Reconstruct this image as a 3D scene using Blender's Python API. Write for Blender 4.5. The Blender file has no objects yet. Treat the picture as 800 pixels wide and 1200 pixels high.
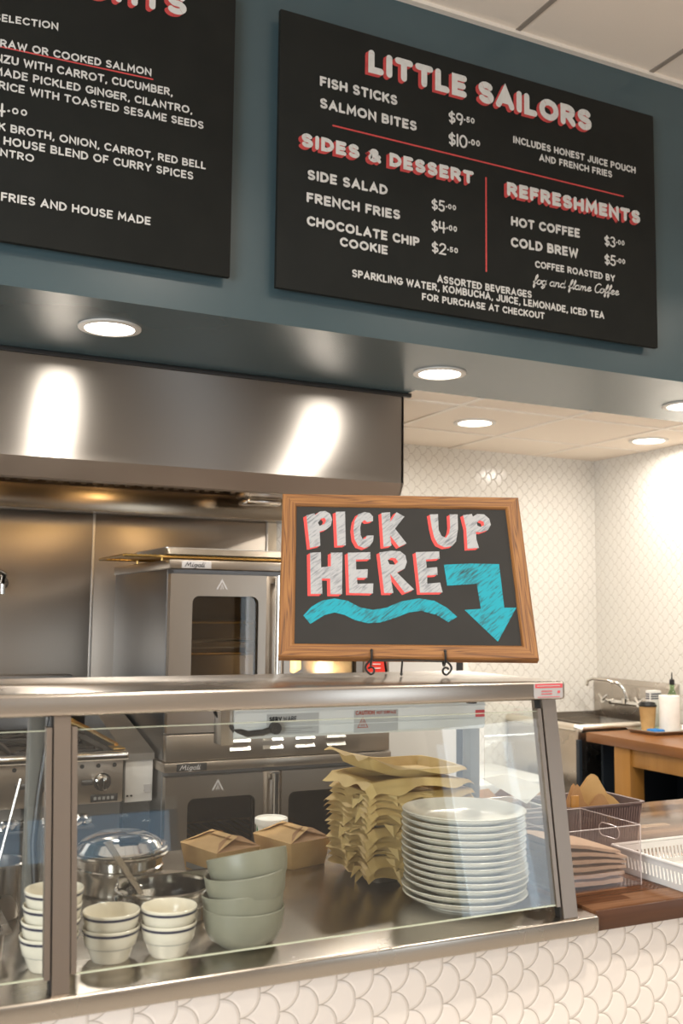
import bpy, bmesh, math, random
from mathutils import Vector, Matrix
C = bpy.context.scene
COL = C.collection
PI = math.pi
def R(d): return math.radians(d)

# ------------------------------------------------------------------ camera
cam = bpy.data.cameras.new('camera'); co = bpy.data.objects.new('camera', cam); COL.objects.link(co)
yaw, pit, rol, foc = R(25.98), R(5.635), R(.597), 1196.7
fw = Vector((math.sin(yaw)*math.cos(pit), math.cos(yaw)*math.cos(pit), math.sin(pit)))
rt = fw.cross(Vector((0, 0, 1))).normalized(); up = rt.cross(fw)
rt, up = rt*math.cos(rol)+up*math.sin(rol), up*math.cos(rol)-rt*math.sin(rol)
co.matrix_world = Matrix(((rt.x, up.x, -fw.x, 0), (rt.y, up.y, -fw.y, 0), (rt.z, up.z, -fw.z, 1.5), (0, 0, 0, 1)))
cam.sensor_fit = 'VERTICAL'; cam.sensor_height = 36; cam.lens = 36*foc/1200
cam.clip_start = .05
cam.dof.use_dof = True; cam.dof.focus_distance = 2.75; cam.dof.aperture_fstop = 4.5
C.camera = co
# ------------------------------------------------------------------ world, big lights, exposure
w = bpy.data.worlds.new('world'); C.world = w; w.use_nodes = True
wb = w.node_tree.nodes['Background']; wb.inputs[0].default_value = (.62, .80, 1, 1); wb.inputs[1].default_value = 1.7
C.view_settings.view_transform = 'Standard'; C.view_settings.look = 'None'
C.view_settings.gamma = 1; C.view_settings.use_curve_mapping = False
C.view_settings.exposure = -0.08
def area(name, loc, target, sx, sy, power, col, spread=180):
    l = bpy.data.lights.new(name, 'AREA'); l.shape = 'RECTANGLE'; l.size = sx; l.size_y = sy
    l.energy = power; l.color = col; l.spread = R(spread)
    o = bpy.data.objects.new(name, l); COL.objects.link(o); o.location = loc
    o.rotation_euler = (Vector(target)-Vector(loc)).to_track_quat('-Z', 'Y').to_euler()
    return o
area('left_fill_daylight', (-2.9, -.8, 1.5), (1.2, 3.0, 2.3), 2.4, 1.8, 200, (.90, .95, 1))  # unseen fill light added at the left, no window opening behind it
area('door_daylight', (4.6, -3.0, 1.2), (2.5, 3, 1.2), 1.0, 1.9, 20, (.85, .93, 1))

# ------------------------------------------------------------------ node helpers
def new_mat(name, col=(.8, .8, .8), rough=.5, metal=0., **kw):
    m = bpy.data.materials.new(name); m.use_nodes = True
    b = m.node_tree.nodes['Principled BSDF']
    b.inputs['Base Color'].default_value = (*col, 1); b.inputs['Roughness'].default_value = rough
    b.inputs['Metallic'].default_value = metal
    for k, v in kw.items():
        b.inputs[k.replace('_', ' ')].default_value = v
    return m
def nodes(m): return m.node_tree.nodes, m.node_tree.links, m.node_tree.nodes['Principled BSDF']
def N(m, t, **props):
    n = m.node_tree.nodes.new(t)
    for k, v in props.items():
        if k.startswith('i_'): n.inputs[int(k[2:])].default_value = v
        else: setattr(n, k, v)
    return n
def M_(m, op, a, b=None, c=None):
    n = m.node_tree.nodes.new('ShaderNodeMath'); n.operation = op
    for i, v in enumerate((a, b, c)):
        if v is None: continue
        if isinstance(v, (int, float)): n.inputs[i].default_value = v
        else: m.node_tree.links.new(v, n.inputs[i])
    return n.outputs[0]
def ramp(m, fac, stops):
    n = m.node_tree.nodes.new('ShaderNodeValToRGB'); e = n.color_ramp.elements
    while len(e) < len(stops): e.new(.5)
    for i, (p, c) in enumerate(stops):
        e[i].position = p; e[i].color = (*c, 1)
    m.node_tree.links.new(fac, n.inputs[0]); return n.outputs[0]
def coords(m, kind='Object', scale=(1, 1, 1), rot=(0, 0, 0)):
    t = N(m, 'ShaderNodeTexCoord'); mp = N(m, 'ShaderNodeMapping')
    mp.inputs['Scale'].default_value = scale; mp.inputs['Rotation'].default_value = rot
    m.node_tree.links.new(t.outputs[kind], mp.inputs[0]); return mp.outputs[0]
def noise(m, vec, scale, detail=3, rough=.5, dist=0):
    n = N(m, 'ShaderNodeTexNoise'); m.node_tree.links.new(vec, n.inputs['Vector'])
    n.inputs['Scale'].default_value = scale; n.inputs['Detail'].default_value = detail
    n.inputs['Roughness'].default_value = rough; n.inputs['Distortion'].default_value = dist
    return n.outputs['Fac']
def bump(m, h, strength=.3, dist=.002):
    n = N(m, 'ShaderNodeBump'); n.inputs['Strength'].default_value = strength; n.inputs['Distance'].default_value = dist
    m.node_tree.links.new(h, n.inputs['Height'])
    m.node_tree.links.new(n.outputs[0], m.node_tree.nodes['Principled BSDF'].inputs['Normal'])
def mottled(name, c0, c1, scale, rough=.6, metal=0, stretch=(1, 1, 1), bmp=0, detail=4, **kw):
    m = new_mat(name, c0, rough, metal, **kw); n, l, b = nodes(m)
    f = noise(m, coords(m, 'Object', stretch), scale, detail)
    l.new(ramp(m, f, [(.3, c0), (.7, c1)]), b.inputs['Base Color'])
    if bmp: bump(m, f, bmp, .002)
    return m
def steel(name, col, r0, r1, aniso=0., stretch=(1, 1, 1), scale=6, arot=0):
    m = new_mat(name, col, r0, 1.0); n, l, b = nodes(m)
    f = noise(m, coords(m, 'Object', stretch), scale, 4)
    mr = N(m, 'ShaderNodeMapRange'); mr.inputs[1].default_value = .15; mr.inputs[2].default_value = .85
    mr.inputs[3].default_value = r0; mr.inputs[4].default_value = r1
    l.new(f, mr.inputs[0]); l.new(mr.outputs[0], b.inputs['Roughness'])
    if aniso:
        b.inputs['Anisotropic'].default_value = aniso; b.inputs['Anisotropic Rotation'].default_value = arot
        t = N(m, 'ShaderNodeTangent'); t.direction_type = 'RADIAL'; t.axis = 'Z'
        l.new(t.outputs[0], b.inputs['Tangent'])
    return m
def scale_tile(name, ua, flip=1, col=(.80, .76, .69), grout=(.50, .45, .38), r=.037, gw=.018):
    """fish-scale tiles pointing along axis ua (0 = X, 1 = Y), stacked in Z"""
    m = new_mat(name, col, .16); n, l, b = nodes(m)
    g = N(m, 'ShaderNodeNewGeometry'); s = N(m, 'ShaderNodeSeparateXYZ'); l.new(g.outputs['Position'], s.inputs[0])
    a = M_(m, 'MULTIPLY_ADD', s.outputs[ua], flip/r, 400.37); z = M_(m, 'MULTIPLY_ADD', s.outputs[2], 1/r, 40.23)
    k = M_(m, 'FLOOR', a); u = M_(m, 'FRACT', a)
    odd = M_(m, 'MODULO', k, 2.)
    v = M_(m, 'SUBTRACT', M_(m, 'MULTIPLY', M_(m, 'FRACT', M_(m, 'MULTIPLY', M_(m, 'ADD', z, odd), .5)), 2.), 1.)
    d = M_(m, 'SUBTRACT', M_(m, 'SQRT', M_(m, 'ADD', M_(m, 'MULTIPLY', u, u), M_(m, 'MULTIPLY', v, v))), 1.)
    ad = M_(m, 'ABSOLUTE', d)
    mr = N(m, 'ShaderNodeMapRange'); mr.interpolation_type = 'SMOOTHSTEP'
    mr.inputs[1].default_value = gw; mr.inputs[2].default_value = gw*2.6; l.new(ad, mr.inputs[0])
    l.new(ramp(m, mr.outputs[0], [(0, grout), (1, col)]), b.inputs['Base Color'])
    rr = N(m, 'ShaderNodeMapRange'); rr.inputs[3].default_value = .7; rr.inputs[4].default_value = .16
    l.new(mr.outputs[0], rr.inputs[0]); l.new(rr.outputs[0], b.inputs['Roughness'])
    pil = N(m, 'ShaderNodeMapRange'); pil.interpolation_type = 'SMOOTHSTEP'
    pil.inputs[1].default_value = 0; pil.inputs[2].default_value = .16; l.new(ad, pil.inputs[0])
    bump(m, pil.outputs[0], .5, .0022)
    return m
def wood(name, c0, c1, c2, ring=9, stretch=(.9, 12, 12), rough=.45, dist=1.2):
    m = new_mat(name, c0, rough); n, l, b = nodes(m)
    vec = coords(m, 'Object', stretch)
    f = noise(m, vec, 1.6, 2, .5, dist)
    band = M_(m, 'FRACT', M_(m, 'MULTIPLY', f, ring))
    tri = M_(m, 'ABSOLUTE', M_(m, 'SUBTRACT', M_(m, 'MULTIPLY', band, 2.), 1.))
    fine = noise(m, coords(m, 'Object', (4, 160, 160)), 3, 3)
    mix = M_(m, 'ADD', M_(m, 'MULTIPLY', tri, .75), M_(m, 'MULTIPLY', fine, .35))
    l.new(ramp(m, mix, [(.12, c2), (.45, c1), (.9, c0)]), b.inputs['Base Color'])
    bump(m, mix, .25, .001)
    return m
def butcher(name, cols, sw, sl, rough, axis='x'):
    m = new_mat(name, cols[0], rough); n, l, b = nodes(m)
    g = N(m, 'ShaderNodeNewGeometry'); s = N(m, 'ShaderNodeSeparateXYZ'); l.new(g.outputs['Position'], s.inputs[0])
    a, c = (s.outputs[0], s.outputs[1]) if axis == 'x' else (s.outputs[1], s.outputs[0])
    row = M_(m, 'FLOOR', M_(m, 'MULTIPLY', c, 1/sw))
    off = M_(m, 'FRACT', M_(m, 'MULTIPLY', M_(m, 'SINE', M_(m, 'MULTIPLY', row, 12.9898)), 43758.5))
    al = M_(m, 'ADD', M_(m, 'MULTIPLY', a, 1/sl), off)
    cell = M_(m, 'FLOOR', al)
    cv = N(m, 'ShaderNodeCombineXYZ'); l.new(row, cv.inputs[0]); l.new(cell, cv.inputs[1])
    wn = N(m, 'ShaderNodeTexWhiteNoise'); wn.noise_dimensions = '3D'; l.new(cv.outputs[0], wn.inputs['Vector'])
    st = (6, 70, 30) if axis == 'x' else (70, 6, 30)
    gr = noise(m, coords(m, 'Object', st), 1.5, 4)
    mix = M_(m, 'ADD', M_(m, 'MULTIPLY', wn.outputs['Value'], .7), M_(m, 'MULTIPLY', gr, .4))
    k = len(cols)-1
    l.new(ramp(m, mix, [(.08+.84*i/k, c) for i, c in enumerate(cols)]), b.inputs['Base Color'])
    return m
def emit(name, col, s):
    m = new_mat(name, (0, 0, 0), .5); n, l, b = nodes(m)
    b.inputs['Emission Color'].default_value = (*col, 1); b.inputs['Emission Strength'].default_value = s
    return m
def clear(name, tint, f0=.04, rough=.0, gloss=(1, 1, 1), haze=0., hcol=(.8, .8, .8)):
    """thin clear sheet: see-through plus a grazing-angle reflection, optionally milky"""
    m = bpy.data.materials.new(name); m.use_nodes = True; nt = m.node_tree
    for x in list(nt.nodes):
        if x.type == 'BSDF_PRINCIPLED': nt.nodes.remove(x)
    out = [x for x in nt.nodes if x.type == 'OUTPUT_MATERIAL'][0]
    tr = N(m, 'ShaderNodeBsdfTransparent'); tr.inputs[0].default_value = (*tint, 1)
    gl = N(m, 'ShaderNodeBsdfGlossy'); gl.inputs['Roughness'].default_value = rough; gl.inputs[0].default_value = (*gloss, 1)
    lw = N(m, 'ShaderNodeLayerWeight'); lw.inputs[0].default_value = .5
    p = M_(m, 'POWER', lw.outputs['Facing'], 5.)
    f = M_(m, 'MULTIPLY_ADD', p, 1-f0, f0)
    mx = N(m, 'ShaderNodeMixShader'); nt.links.new(f, mx.inputs[0]); nt.links.new(gl.outputs[0], mx.inputs[2])
    if haze:
        df = N(m, 'ShaderNodeBsdfDiffuse'); df.inputs[0].default_value = (*hcol, 1)
        m2 = N(m, 'ShaderNodeMixShader'); m2.inputs[0].default_value = haze
        nt.links.new(tr.outputs[0], m2.inputs[1]); nt.links.new(df.outputs[0], m2.inputs[2]); nt.links.new(m2.outputs[0], mx.inputs[1])
    else: nt.links.new(tr.outputs[0], mx.inputs[1])
    nt.links.new(mx.outputs[0], out.inputs[0]); return m

MT = {}
MT['blue'] = mottled('blue_wall_paint', (.054, .088, .100), (.060, .097, .110), 3, .27, bmp=.05)
MT['tile_front'] = scale_tile('scale_tile_counter', 0, col=(.80, .73, .66), grout=(.42, .36, .30), gw=.014)
MT['tile_back'] = scale_tile('scale_tile_back_wall', 0, col=(.77, .745, .69), grout=(.50, .46, .41), gw=.022)
MT['tile_right'] = scale_tile('scale_tile_right_wall', 1, -1, col=(.77, .745, .69), grout=(.55, .51, .455), gw=.022)
MT['ceil'] = mottled('ceiling_tile', (.84, .75, .645), (.88, .79, .685), 260, .9, bmp=.15)
MT['tbar'] = new_mat('ceiling_grid', (.84, .77, .68), .4)
MT['tbar2'] = new_mat('ceiling_grid_shadow_gap', (.30, .26, .22), .6)
MT['floor'] = mottled('floor_concrete', (.42, .375, .33), (.48, .435, .385), 4, .5)
MT['plaster'] = mottled('plaster_wall', (.42, .385, .35), (.46, .425, .39), 5, .8)
MT['board'] = mottled('chalkboard_paint', (.0075, .0085, .007), (.0105, .0115, .0095), 9, .75, Specular_IOR_Level=.3)
MT['letter'] = mottled('white_lettering_paint', (.60, .595, .565), (.68, .67, .64), 40, .6)
MT['redletter'] = mottled('red_lettering_paint', (.50, .050, .048), (.60, .075, .07), 40, .6)
MT['hood'] = steel('hood_steel', (.55, .52, .485), .46, .48, 1.0, (1, 1, 1), 2.2, .25)
MT['lip'] = steel('hood_lip_steel', (.55, .48, .42), .3, .4)
MT['steel'] = steel('brushed_steel', (.52, .475, .425), .24, .30, .6, (1, 1, 1), 3, .25)
MT['steelwall'] = steel('steel_wall_panel', (.40, .355, .305), .28, .34, .7, (1, 1, 1), 1.5)
MT['deck'] = steel('steel_worktop', (.47, .435, .385), .20, .30, 0, (1, 1, 1), 9)
MT['post'] = steel('post_steel', (.34, .285, .24), .36, .40, 0, (1, 1, 1), 4)
MT['oven'] = steel('oven_steel', (.40, .35, .295), .28, .34, .5, (1, 1, 1), 3, .25)
MT['ovenside'] = steel('oven_side_steel', (.25, .25, .25), .34, .42, .3, (1, 1, 1), 2)
MT['chrome'] = new_mat('chrome', (.78, .77, .74), .10, 1)
MT['polished'] = new_mat('polished_steel', (.74, .71, .66), .15, 1)
MT['alu'] = mottled('aluminium_pan', (.62, .60, .56), (.70, .68, .64), 12, .35, 1)
MT['greybar'] = new_mat('grey_enamel_bar', (.72, .74, .72), .38, .0)
MT['greypost'] = new_mat('grey_post_metal', (.17, .165, .145), .45, .1)
MT['brass'] = new_mat('warm_wire', (.55, .36, .12), .3, 1)
MT['black'] = new_mat('black_plastic', (.010, .010, .010), .4)
MT['dark'] = new_mat('dark_enamel', (.016, .015, .014), .45)
MT['iron'] = new_mat('wrought_iron', (.012, .011, .010), .45, .3)
MT['cream'] = mottled('cream_glazed_china', (.74, .68, .55), (.78, .72, .60), 6, .15)
MT['plate'] = mottled('cream_plate_china', (.74, .71, .61), (.78, .75, .66), 5, .17)
MT['navy'] = new_mat('navy_band', (.012, .016, .050), .3)
MT['sage'] = mottled('sage_stoneware', (.205, .20, .145), (.235, .23, .17), 14, .38)
MT['kraft'] = mottled('kraft_card', (.50, .305, .115), (.56, .35, .145), 30, .75, bmp=.08)
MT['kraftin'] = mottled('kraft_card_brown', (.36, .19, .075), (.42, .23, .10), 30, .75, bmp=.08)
MT['napkin'] = mottled('brown_paper_napkin', (.47, .33, .22), (.53, .38, .26), 60, .85, bmp=.1)
MT['parch'] = mottled('parchment_paper', (.58, .385, .13), (.70, .505, .20), 16, .6, bmp=.12)
MT['paperw'] = mottled('white_paper', (.78, .76, .70), (.84, .82, .77), 30, .75, bmp=.08)
MT['white'] = new_mat('white_plastic', (.64, .63, .60), .35, Subsurface_Weight=.0)
MT['cabwhite'] = new_mat('white_cabinet_enamel', (.60, .58, .55), .4)
MT['green'] = new_mat('green_print', (.012, .22, .06), .6)
MT['red'] = new_mat('red_label', (.62, .03, .015), .45)
MT['stickred'] = new_mat('sticker_red', (.62, .08, .09), .5)
MT['stickgrey'] = new_mat('sticker_grey', (.40, .38, .37), .5)
MT['stickpale'] = new_mat('sticker_pale', (.46, .47, .46), .5)
MT['ink'] = new_mat('black_ink', (.02, .02, .02), .6)
MT['inkgrey'] = new_mat('grey_ink', (.22, .22, .21), .6)
MT['cautred'] = new_mat('caution_red_print', (.42, .09, .06), .6)
MT['oak'] = wood('oak_frame_wood', (.27, .118, .028), (.20, .078, .016), (.075, .027, .006), 13, (.6, 17, 17), .6)
MT['table'] = mottled('table_wood', (.19, .070, .015), (.26, .100, .025), 3, .3, stretch=(1, 1, 1))
MT['tableleg'] = mottled('pine_leg_wood', (.35, .16, .03), (.43, .21, .048), 2, .4, stretch=(8, 8, .6))
MT['navypanel'] = new_mat('navy_panel', (.012, .020, .030), .5)
MT['butcher'] = butcher('butcher_block', [(.035, .012, .005), (.095, .038, .016), (.20, .10, .05), (.36, .23, .135)], .034, .55, .13)
MT['glass'] = clear('guard_glass', (.97, .985, .98), .042)
MT['ovenglass'] = clear('oven_window_glass', (.66, .62, .55), .05, gloss=(1, .95, .9))
MT['acrylic'] = clear('clear_acrylic', (.95, .93, .93), .05, haze=.02, hcol=(.75, .62, .60))
MT['clearplastic'] = clear('clear_plastic_film', (.9, .9, .9), .10, .08, haze=.16, hcol=(.85, .85, .83))
MT['edge'] = new_mat('acrylic_polished_edge', (.52, .45, .43), .2)
MT['glassedge'] = new_mat('glass_polished_edge', (.50, .52, .40), .15)
MT['tubplastic'] = new_mat('smoked_plastic_tub', (.16, .115, .11), .3)
MT['bulb'] = emit('warm_bulb', (1, .62, .22), 14)
MT['lens'] = emit('downlight_lens', (1, .93, .82), 16)
MT['ring'] = new_mat('downlight_ring', (.70, .67, .62), .4)
MT['foil'] = mottled('crumpled_foil', (.75, .74, .72), (.60, .59, .57), 40, .2, 1, bmp=1.0)
MT['chalkpanel'] = mottled('chalk_dusted_slate', (.011, .010, .0085), (.016, .0145, .0125), 7, .8)
def chalk(name, hi, lo, lo_pos):
    m = new_mat(name, hi, .8); n, l, b = nodes(m)
    mp = N(m, 'ShaderNodeMapping'); mp.inputs['Scale'].default_value = (26, 170, 1); l.new(coords(m, 'Object', (1, 1, 1), (0, 0, R(-42))), mp.inputs[0])
    f = noise(m, mp.outputs[0], 1.3, 4, .6)
    f2 = noise(m, coords(m, 'Object', (1, 1, 1)), 16, 2)
    s = M_(m, 'ADD', M_(m, 'MULTIPLY', f, .75), M_(m, 'MULTIPLY', f2, .3))
    l.new(ramp(m, s, [(lo_pos-.12, lo), (lo_pos+.06, hi)]), b.inputs['Base Color']); return m
MT['chalkwhite'] = chalk('white_chalk', (.34, .345, .35), (.12, .13, .145), .47)
MT['chalkred'] = new_mat('red_chalk_paint', (.60, .055, .05), .75)
MT['chalkblue'] = chalk('turquoise_chalk', (.004, .265, .335), (.020, .050, .055), .485)

# ------------------------------------------------------------------ mesh builder
class MB:
    def __init__(s): s.bm = bmesh.new()
    def _add(s, verts, faces):
        vs = [s.bm.verts.new(v) for v in verts]
        for f in faces:
            try: s.bm.faces.new([vs[i] for i in f])
            except ValueError: pass
        return s
    def box(s, x0, x1, y0, y1, z0, z1, bev=0, seg=2, mat=None):
        t = bmesh.new()
        bmesh.ops.create_cube(t, size=1)
        for v in t.verts:
            v.co = Vector(((x0+x1)/2+v.co.x*(x1-x0), (y0+y1)/2+v.co.y*(y1-y0), (z0+z1)/2+v.co.z*(z1-z0)))
        if bev: bmesh.ops.bevel(t, geom=t.edges[:], offset=bev, segments=seg, affect='EDGES', profile=.5)
        if mat is not None: bmesh.ops.transform(t, matrix=mat, verts=t.verts[:])
        return s._merge(t)
    def _merge(s, t):
        t.verts.index_update()
        s._add([v.co.copy() for v in t.verts], [[v.index for v in f.verts] for f in t.faces]); t.free(); return s
    def hexa(s, p):       # 8 corners: bottom ring 0-3, top ring 4-7
        return s._add(p, [(3, 2, 1, 0), (4, 5, 6, 7), (0, 1, 5, 4), (1, 2, 6, 5), (2, 3, 7, 6), (3, 0, 4, 7)])
    def ring_loft(s, rings, cap0=True, cap1=True, closed=True):
        n = len(rings[0]); vs = [p for r in rings for p in r]; fs = []
        for i in range(len(rings)-1):
            for j in range(n if closed else n-1):
                k = (j+1) % n
                fs.append((i*n+j, i*n+k, (i+1)*n+k, (i+1)*n+j))
        if cap0: fs.append(tuple(range(n-1, -1, -1)))
        if cap1: fs.append(tuple(range((len(rings)-1)*n, len(rings)*n)))
        return s._add(vs, fs)
    def lathe(s, prof, c=(0, 0, 0), seg=40, cap0=True, cap1=False):
        rings = [[(c[0]+r*math.cos(2*PI*i/seg), c[1]+r*math.sin(2*PI*i/seg), c[2]+z) for i in range(seg)] for r, z in prof]
        return s.ring_loft(rings, cap0, cap1)
    def tube(s, pts, r, seg=10, cap=True, closed=False):
        pts = [Vector(p) for p in pts]; rings = []; n = len(pts); pn = None
        rr = r if isinstance(r, (list, tuple)) else [r]*n
        for i, p in enumerate(pts):
            a = pts[max(i-1, 0)]; b = pts[min(i+1, n-1)]; t = (b-a).normalized()
            if pn is None:
                pn = t.orthogonal().normalized()
            pn = (pn - t*pn.dot(t)); pn = pn.normalized() if pn.length > 1e-6 else t.orthogonal().normalized()
            bn = t.cross(pn)
            rings.append([p+(pn*math.cos(2*PI*j/seg)+bn*math.sin(2*PI*j/seg))*rr[i] for j in range(seg)])
        return s.ring_loft(rings, cap, cap)
    def prism(s, poly, d0, d1, f):   # poly of 2-D points, f maps (a, b, depth) to 3-D
        n = len(poly)
        return s._add([f(a, b, d0) for a, b in poly]+[f(a, b, d1) for a, b in poly],
                      [tuple(range(n-1, -1, -1)), tuple(range(n, 2*n))]+[(i, (i+1) % n, n+(i+1) % n, n+i) for i in range(n)])
    def flat(s, poly, f):
        return s._add([f(a, b) for a, b in poly], [tuple(range(len(poly)))])
    def build(s, name, mat, parent=None, ang=35, local=False, recalc=True):
        bm = s.bm
        if parent is not None and not local:
            off = Vector((0, 0, 0)); q = parent
            while q: off += q.location; q = q.parent
            bmesh.ops.translate(bm, verts=bm.verts[:], vec=-off)
        if recalc: bmesh.ops.recalc_face_normals(bm, faces=bm.faces[:])
        me = bpy.data.meshes.new(name); bm.to_mesh(me); bm.free()
        for p in me.polygons: p.use_smooth = True
        me.set_sharp_from_angle(angle=R(ang))
        o = bpy.data.objects.new(name, me); COL.objects.link(o); me.materials.append(mat)
        if parent is not None: o.parent = parent
        return o
def rrect(hx, hy, r, z, n=4, c=(0, 0)):
    out = []
    for k, (sx, sy) in enumerate(((1, 1), (-1, 1), (-1, -1), (1, -1))):
        for i in range(n+1):
            a = PI/2*k+PI/2*i/n
            out.append((c[0]+sx*(hx-r)+r*math.cos(a), c[1]+sy*(hy-r)+r*math.sin(a), z))
    return out
def holed_plate(b, o_, h_, r, y0, y1, axis='y'):
    """plate in the XZ plane with a rounded hole; o_ / h_ = (x0, x1, z0, z1)"""
    def rr(q, r, n=5):
        cx, cz = (q[0]+q[1])/2, (q[2]+q[3])/2
        return [(x, z) for x, z, _ in rrect((q[1]-q[0])/2, (q[3]-q[2])/2, r, 0, n, (cx, cz))]
    inner = rr(h_, r); outer = rr(o_, .0005)
    n = len(inner); vs = []
    mp = (lambda a, c, d: (a, d, c)) if axis == 'y' else (lambda a, c, d: (d, a, c))
    for y in (y0, y1):
        vs += [mp(a, c, y) for a, c in outer]+[mp(a, c, y) for a, c in inner]
    fs = []
    for i in range(n):
        k = (i+1) % n
        fs += [(i, k, n+k, n+i), (2*n+k, 2*n+i, 3*n+i, 3*n+k), (i, 2*n+i, 2*n+k, k), (n+i, n+k, 3*n+k, 3*n+i)]
    return b._add(vs, fs)

# ------------------------------------------------------------------ object helpers
def tag(o, label=None, cat=None, group=None, kind=None):
    if label: o['label'] = label
    if cat: o['category'] = cat
    if group: o['group'] = group
    if kind: o['kind'] = kind
    return o
def empty(name, loc, label, cat, group=None):
    o = bpy.data.objects.new(name, None); COL.objects.link(o); o.location = loc; o.empty_display_size = .05
    return tag(o, label, cat, group)
def struct(name, mb, mat, label=None, parent=None):
    o = mb.build(name, mat, parent)
    if parent is None: o['kind'] = 'structure'; o['label'] = label or name.replace('_', ' '); o['category'] = name.split('_')[0]
    return o
def dup(o, loc, rz=0, label=None, parent=None):
    c = o.copy(); COL.objects.link(c)
    if parent is not None: c.parent = parent
    else:
        c.location = loc; c.rotation_euler = (0, 0, rz)
    if label: c['label'] = label
    for ch in list(o.children): dup(ch, None, 0, None, c)
    return c
ORD = ['', 'second', 'third', 'fourth', 'fifth', 'sixth', 'seventh', 'eighth', 'ninth', 'tenth', 'eleventh', 'twelfth', 'thirteenth', 'fourteenth', 'fifteenth', 'sixteenth']

# ------------------------------------------------------------------ stroke lettering
def arc(cx, cy, rx, ry, a0, a1, n=10):
    return [(cx+rx*math.cos(R(a0+(a1-a0)*i/n)), cy+ry*math.sin(R(a0+(a1-a0)*i/n))) for i in range(n+1)]
G = {
 'A': (.74, [[(0, 0), (.37, 1), (.74, 0)], [(.15, .32), (.59, .32)]]),
 'B': (.60, [[(0, 0), (0, 1), (.32, 1)]+arc(.32, .76, .22, .24, 90, -90)+[(0, .52)], [(.32, .52)]+arc(.34, .26, .26, .26, 90, -90)+[(0, 0)]]),
 'C': (.68, [arc(.40, .5, .40, .5, 45, 315, 16)]),
 'D': (.66, [[(0, 0), (0, 1), (.2, 1)]+arc(.2, .5, .46, .5, 90, -90, 14)+[(0, 0)]]),
 'E': (.50, [[(.50, 1), (0, 1), (0, 0), (.50, 0)], [(0, .5), (.44, .5)]]),
 'F': (.48, [[(.48, 1), (0, 1), (0, 0)], [(0, .5), (.42, .5)]]),
 'G': (.74, [arc(.42, .5, .42, .5, 48, 350, 16)+[(.80, .46), (.48, .46)]]),
 'H': (.64, [[(0, 0), (0, 1)], [(.64, 0), (.64, 1)], [(0, .5), (.64, .5)]]),
 'I': (.02, [[(.01, 0), (.01, 1)]]),
 'J': (.46, [[(.46, 1), (.46, .28)]+arc(.22, .26, .24, .26, 0, -165, 10)]),
 'K': (.60, [[(0, 0), (0, 1)], [(.58, 1), (.02, .44)], [(.2, .6), (.62, 0)]]),
 'L': (.46, [[(0, 1), (0, 0), (.46, 0)]]),
 'M': (.82, [[(0, 0), (.06, 1), (.41, .30), (.76, 1), (.82, 0)]]),
 'N': (.66, [[(0, 0), (0, 1), (.66, 0), (.66, 1)]]),
 'O': (.84, [arc(.42, .5, .42, .5, 90, 450, 22)]),
 'P': (.56, [[(0, 0), (0, 1), (.28, 1)]+arc(.28, .73, .28, .27, 90, -90)+[(0, .46)]]),
 'R': (.60, [[(0, 0), (0, 1), (.28, 1)]+arc(.28, .74, .28, .26, 90, -90)+[(0, .48)], [(.26, .48), (.60, 0)]]),
 'S': (.56, [arc(.28, .755, .26, .245, 35, 270, 12)+arc(.28, .255, .28, .255, 90, -145, 12)[1:]]),
 'T': (.62, [[(0, 1), (.62, 1)], [(.31, 1), (.31, 0)]]),
 'U': (.64, [[(0, 1), (0, .32)]+arc(.32, .32, .32, .32, 180, 360, 12)+[(.64, 1)]]),
 'V': (.70, [[(0, 1), (.35, 0), (.70, 1)]]),
 'W': (1.0, [[(0, 1), (.24, 0), (.5, .8), (.76, 0), (1.0, 1)]]),
 'X': (.62, [[(0, 1), (.62, 0)], [(.62, 1), (0, 0)]]),
 'Y': (.66, [[(0, 1), (.33, .48), (.66, 1)], [(.33, .48), (.33, 0)]]),
 'Z': (.60, [[(0, 1), (.60, 1), (0, 0), (.60, 0)]]),
 '&': (.72, [[(.72, .02), (.16, .70)]+arc(.33, .80, .19, .20, 210, -30, 10)+[(.10, .36)]+arc(.28, .24, .25, .24, 140, 330, 10)+[(.70, .44)]]),
 '0': (.62, [arc(.31, .5, .31, .5, 90, 450, 20)]),
 '1': (.06, [[(.03, 0), (.03, 1)]]),
 '2': (.54, [arc(.27, .73, .26, .27, 165, -35, 10)+[(0, 0), (.54, 0)]]),
 '3': (.52, [arc(.24, .76, .24, .24, 150, -80, 10)+arc(.24, .26, .27, .26, 80, -150, 10)]),
 '4': (.56, [[(.44, 0), (.44, 1)], [(.06, 1), (.02, .42), (.58, .42)]]),
 '5': (.52, [[(.48, 1), (.08, 1), (.04, .56)]+arc(.24, .30, .28, .30, 110, -150, 12)]),
 '9': (.54, [arc(.27, .70, .27, .28, 0, 360, 16)+[(.50, .3), (.36, 0)]]),
 '$': (.52, [arc(.26, .70, .24, .21, 35, 270, 10)+arc(.26, .28, .26, .21, 90, -145, 10)[1:], [(.26, 1.05), (.26, -.06)]]),
 ',': (.06, [[(.06, .02), (.0, -.18)]]),
 '.': (.04, [[(.01, 0), (.03, .01)]]),
 '-': (.4, [[(0, .5), (.4, .5)]]),
}
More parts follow.
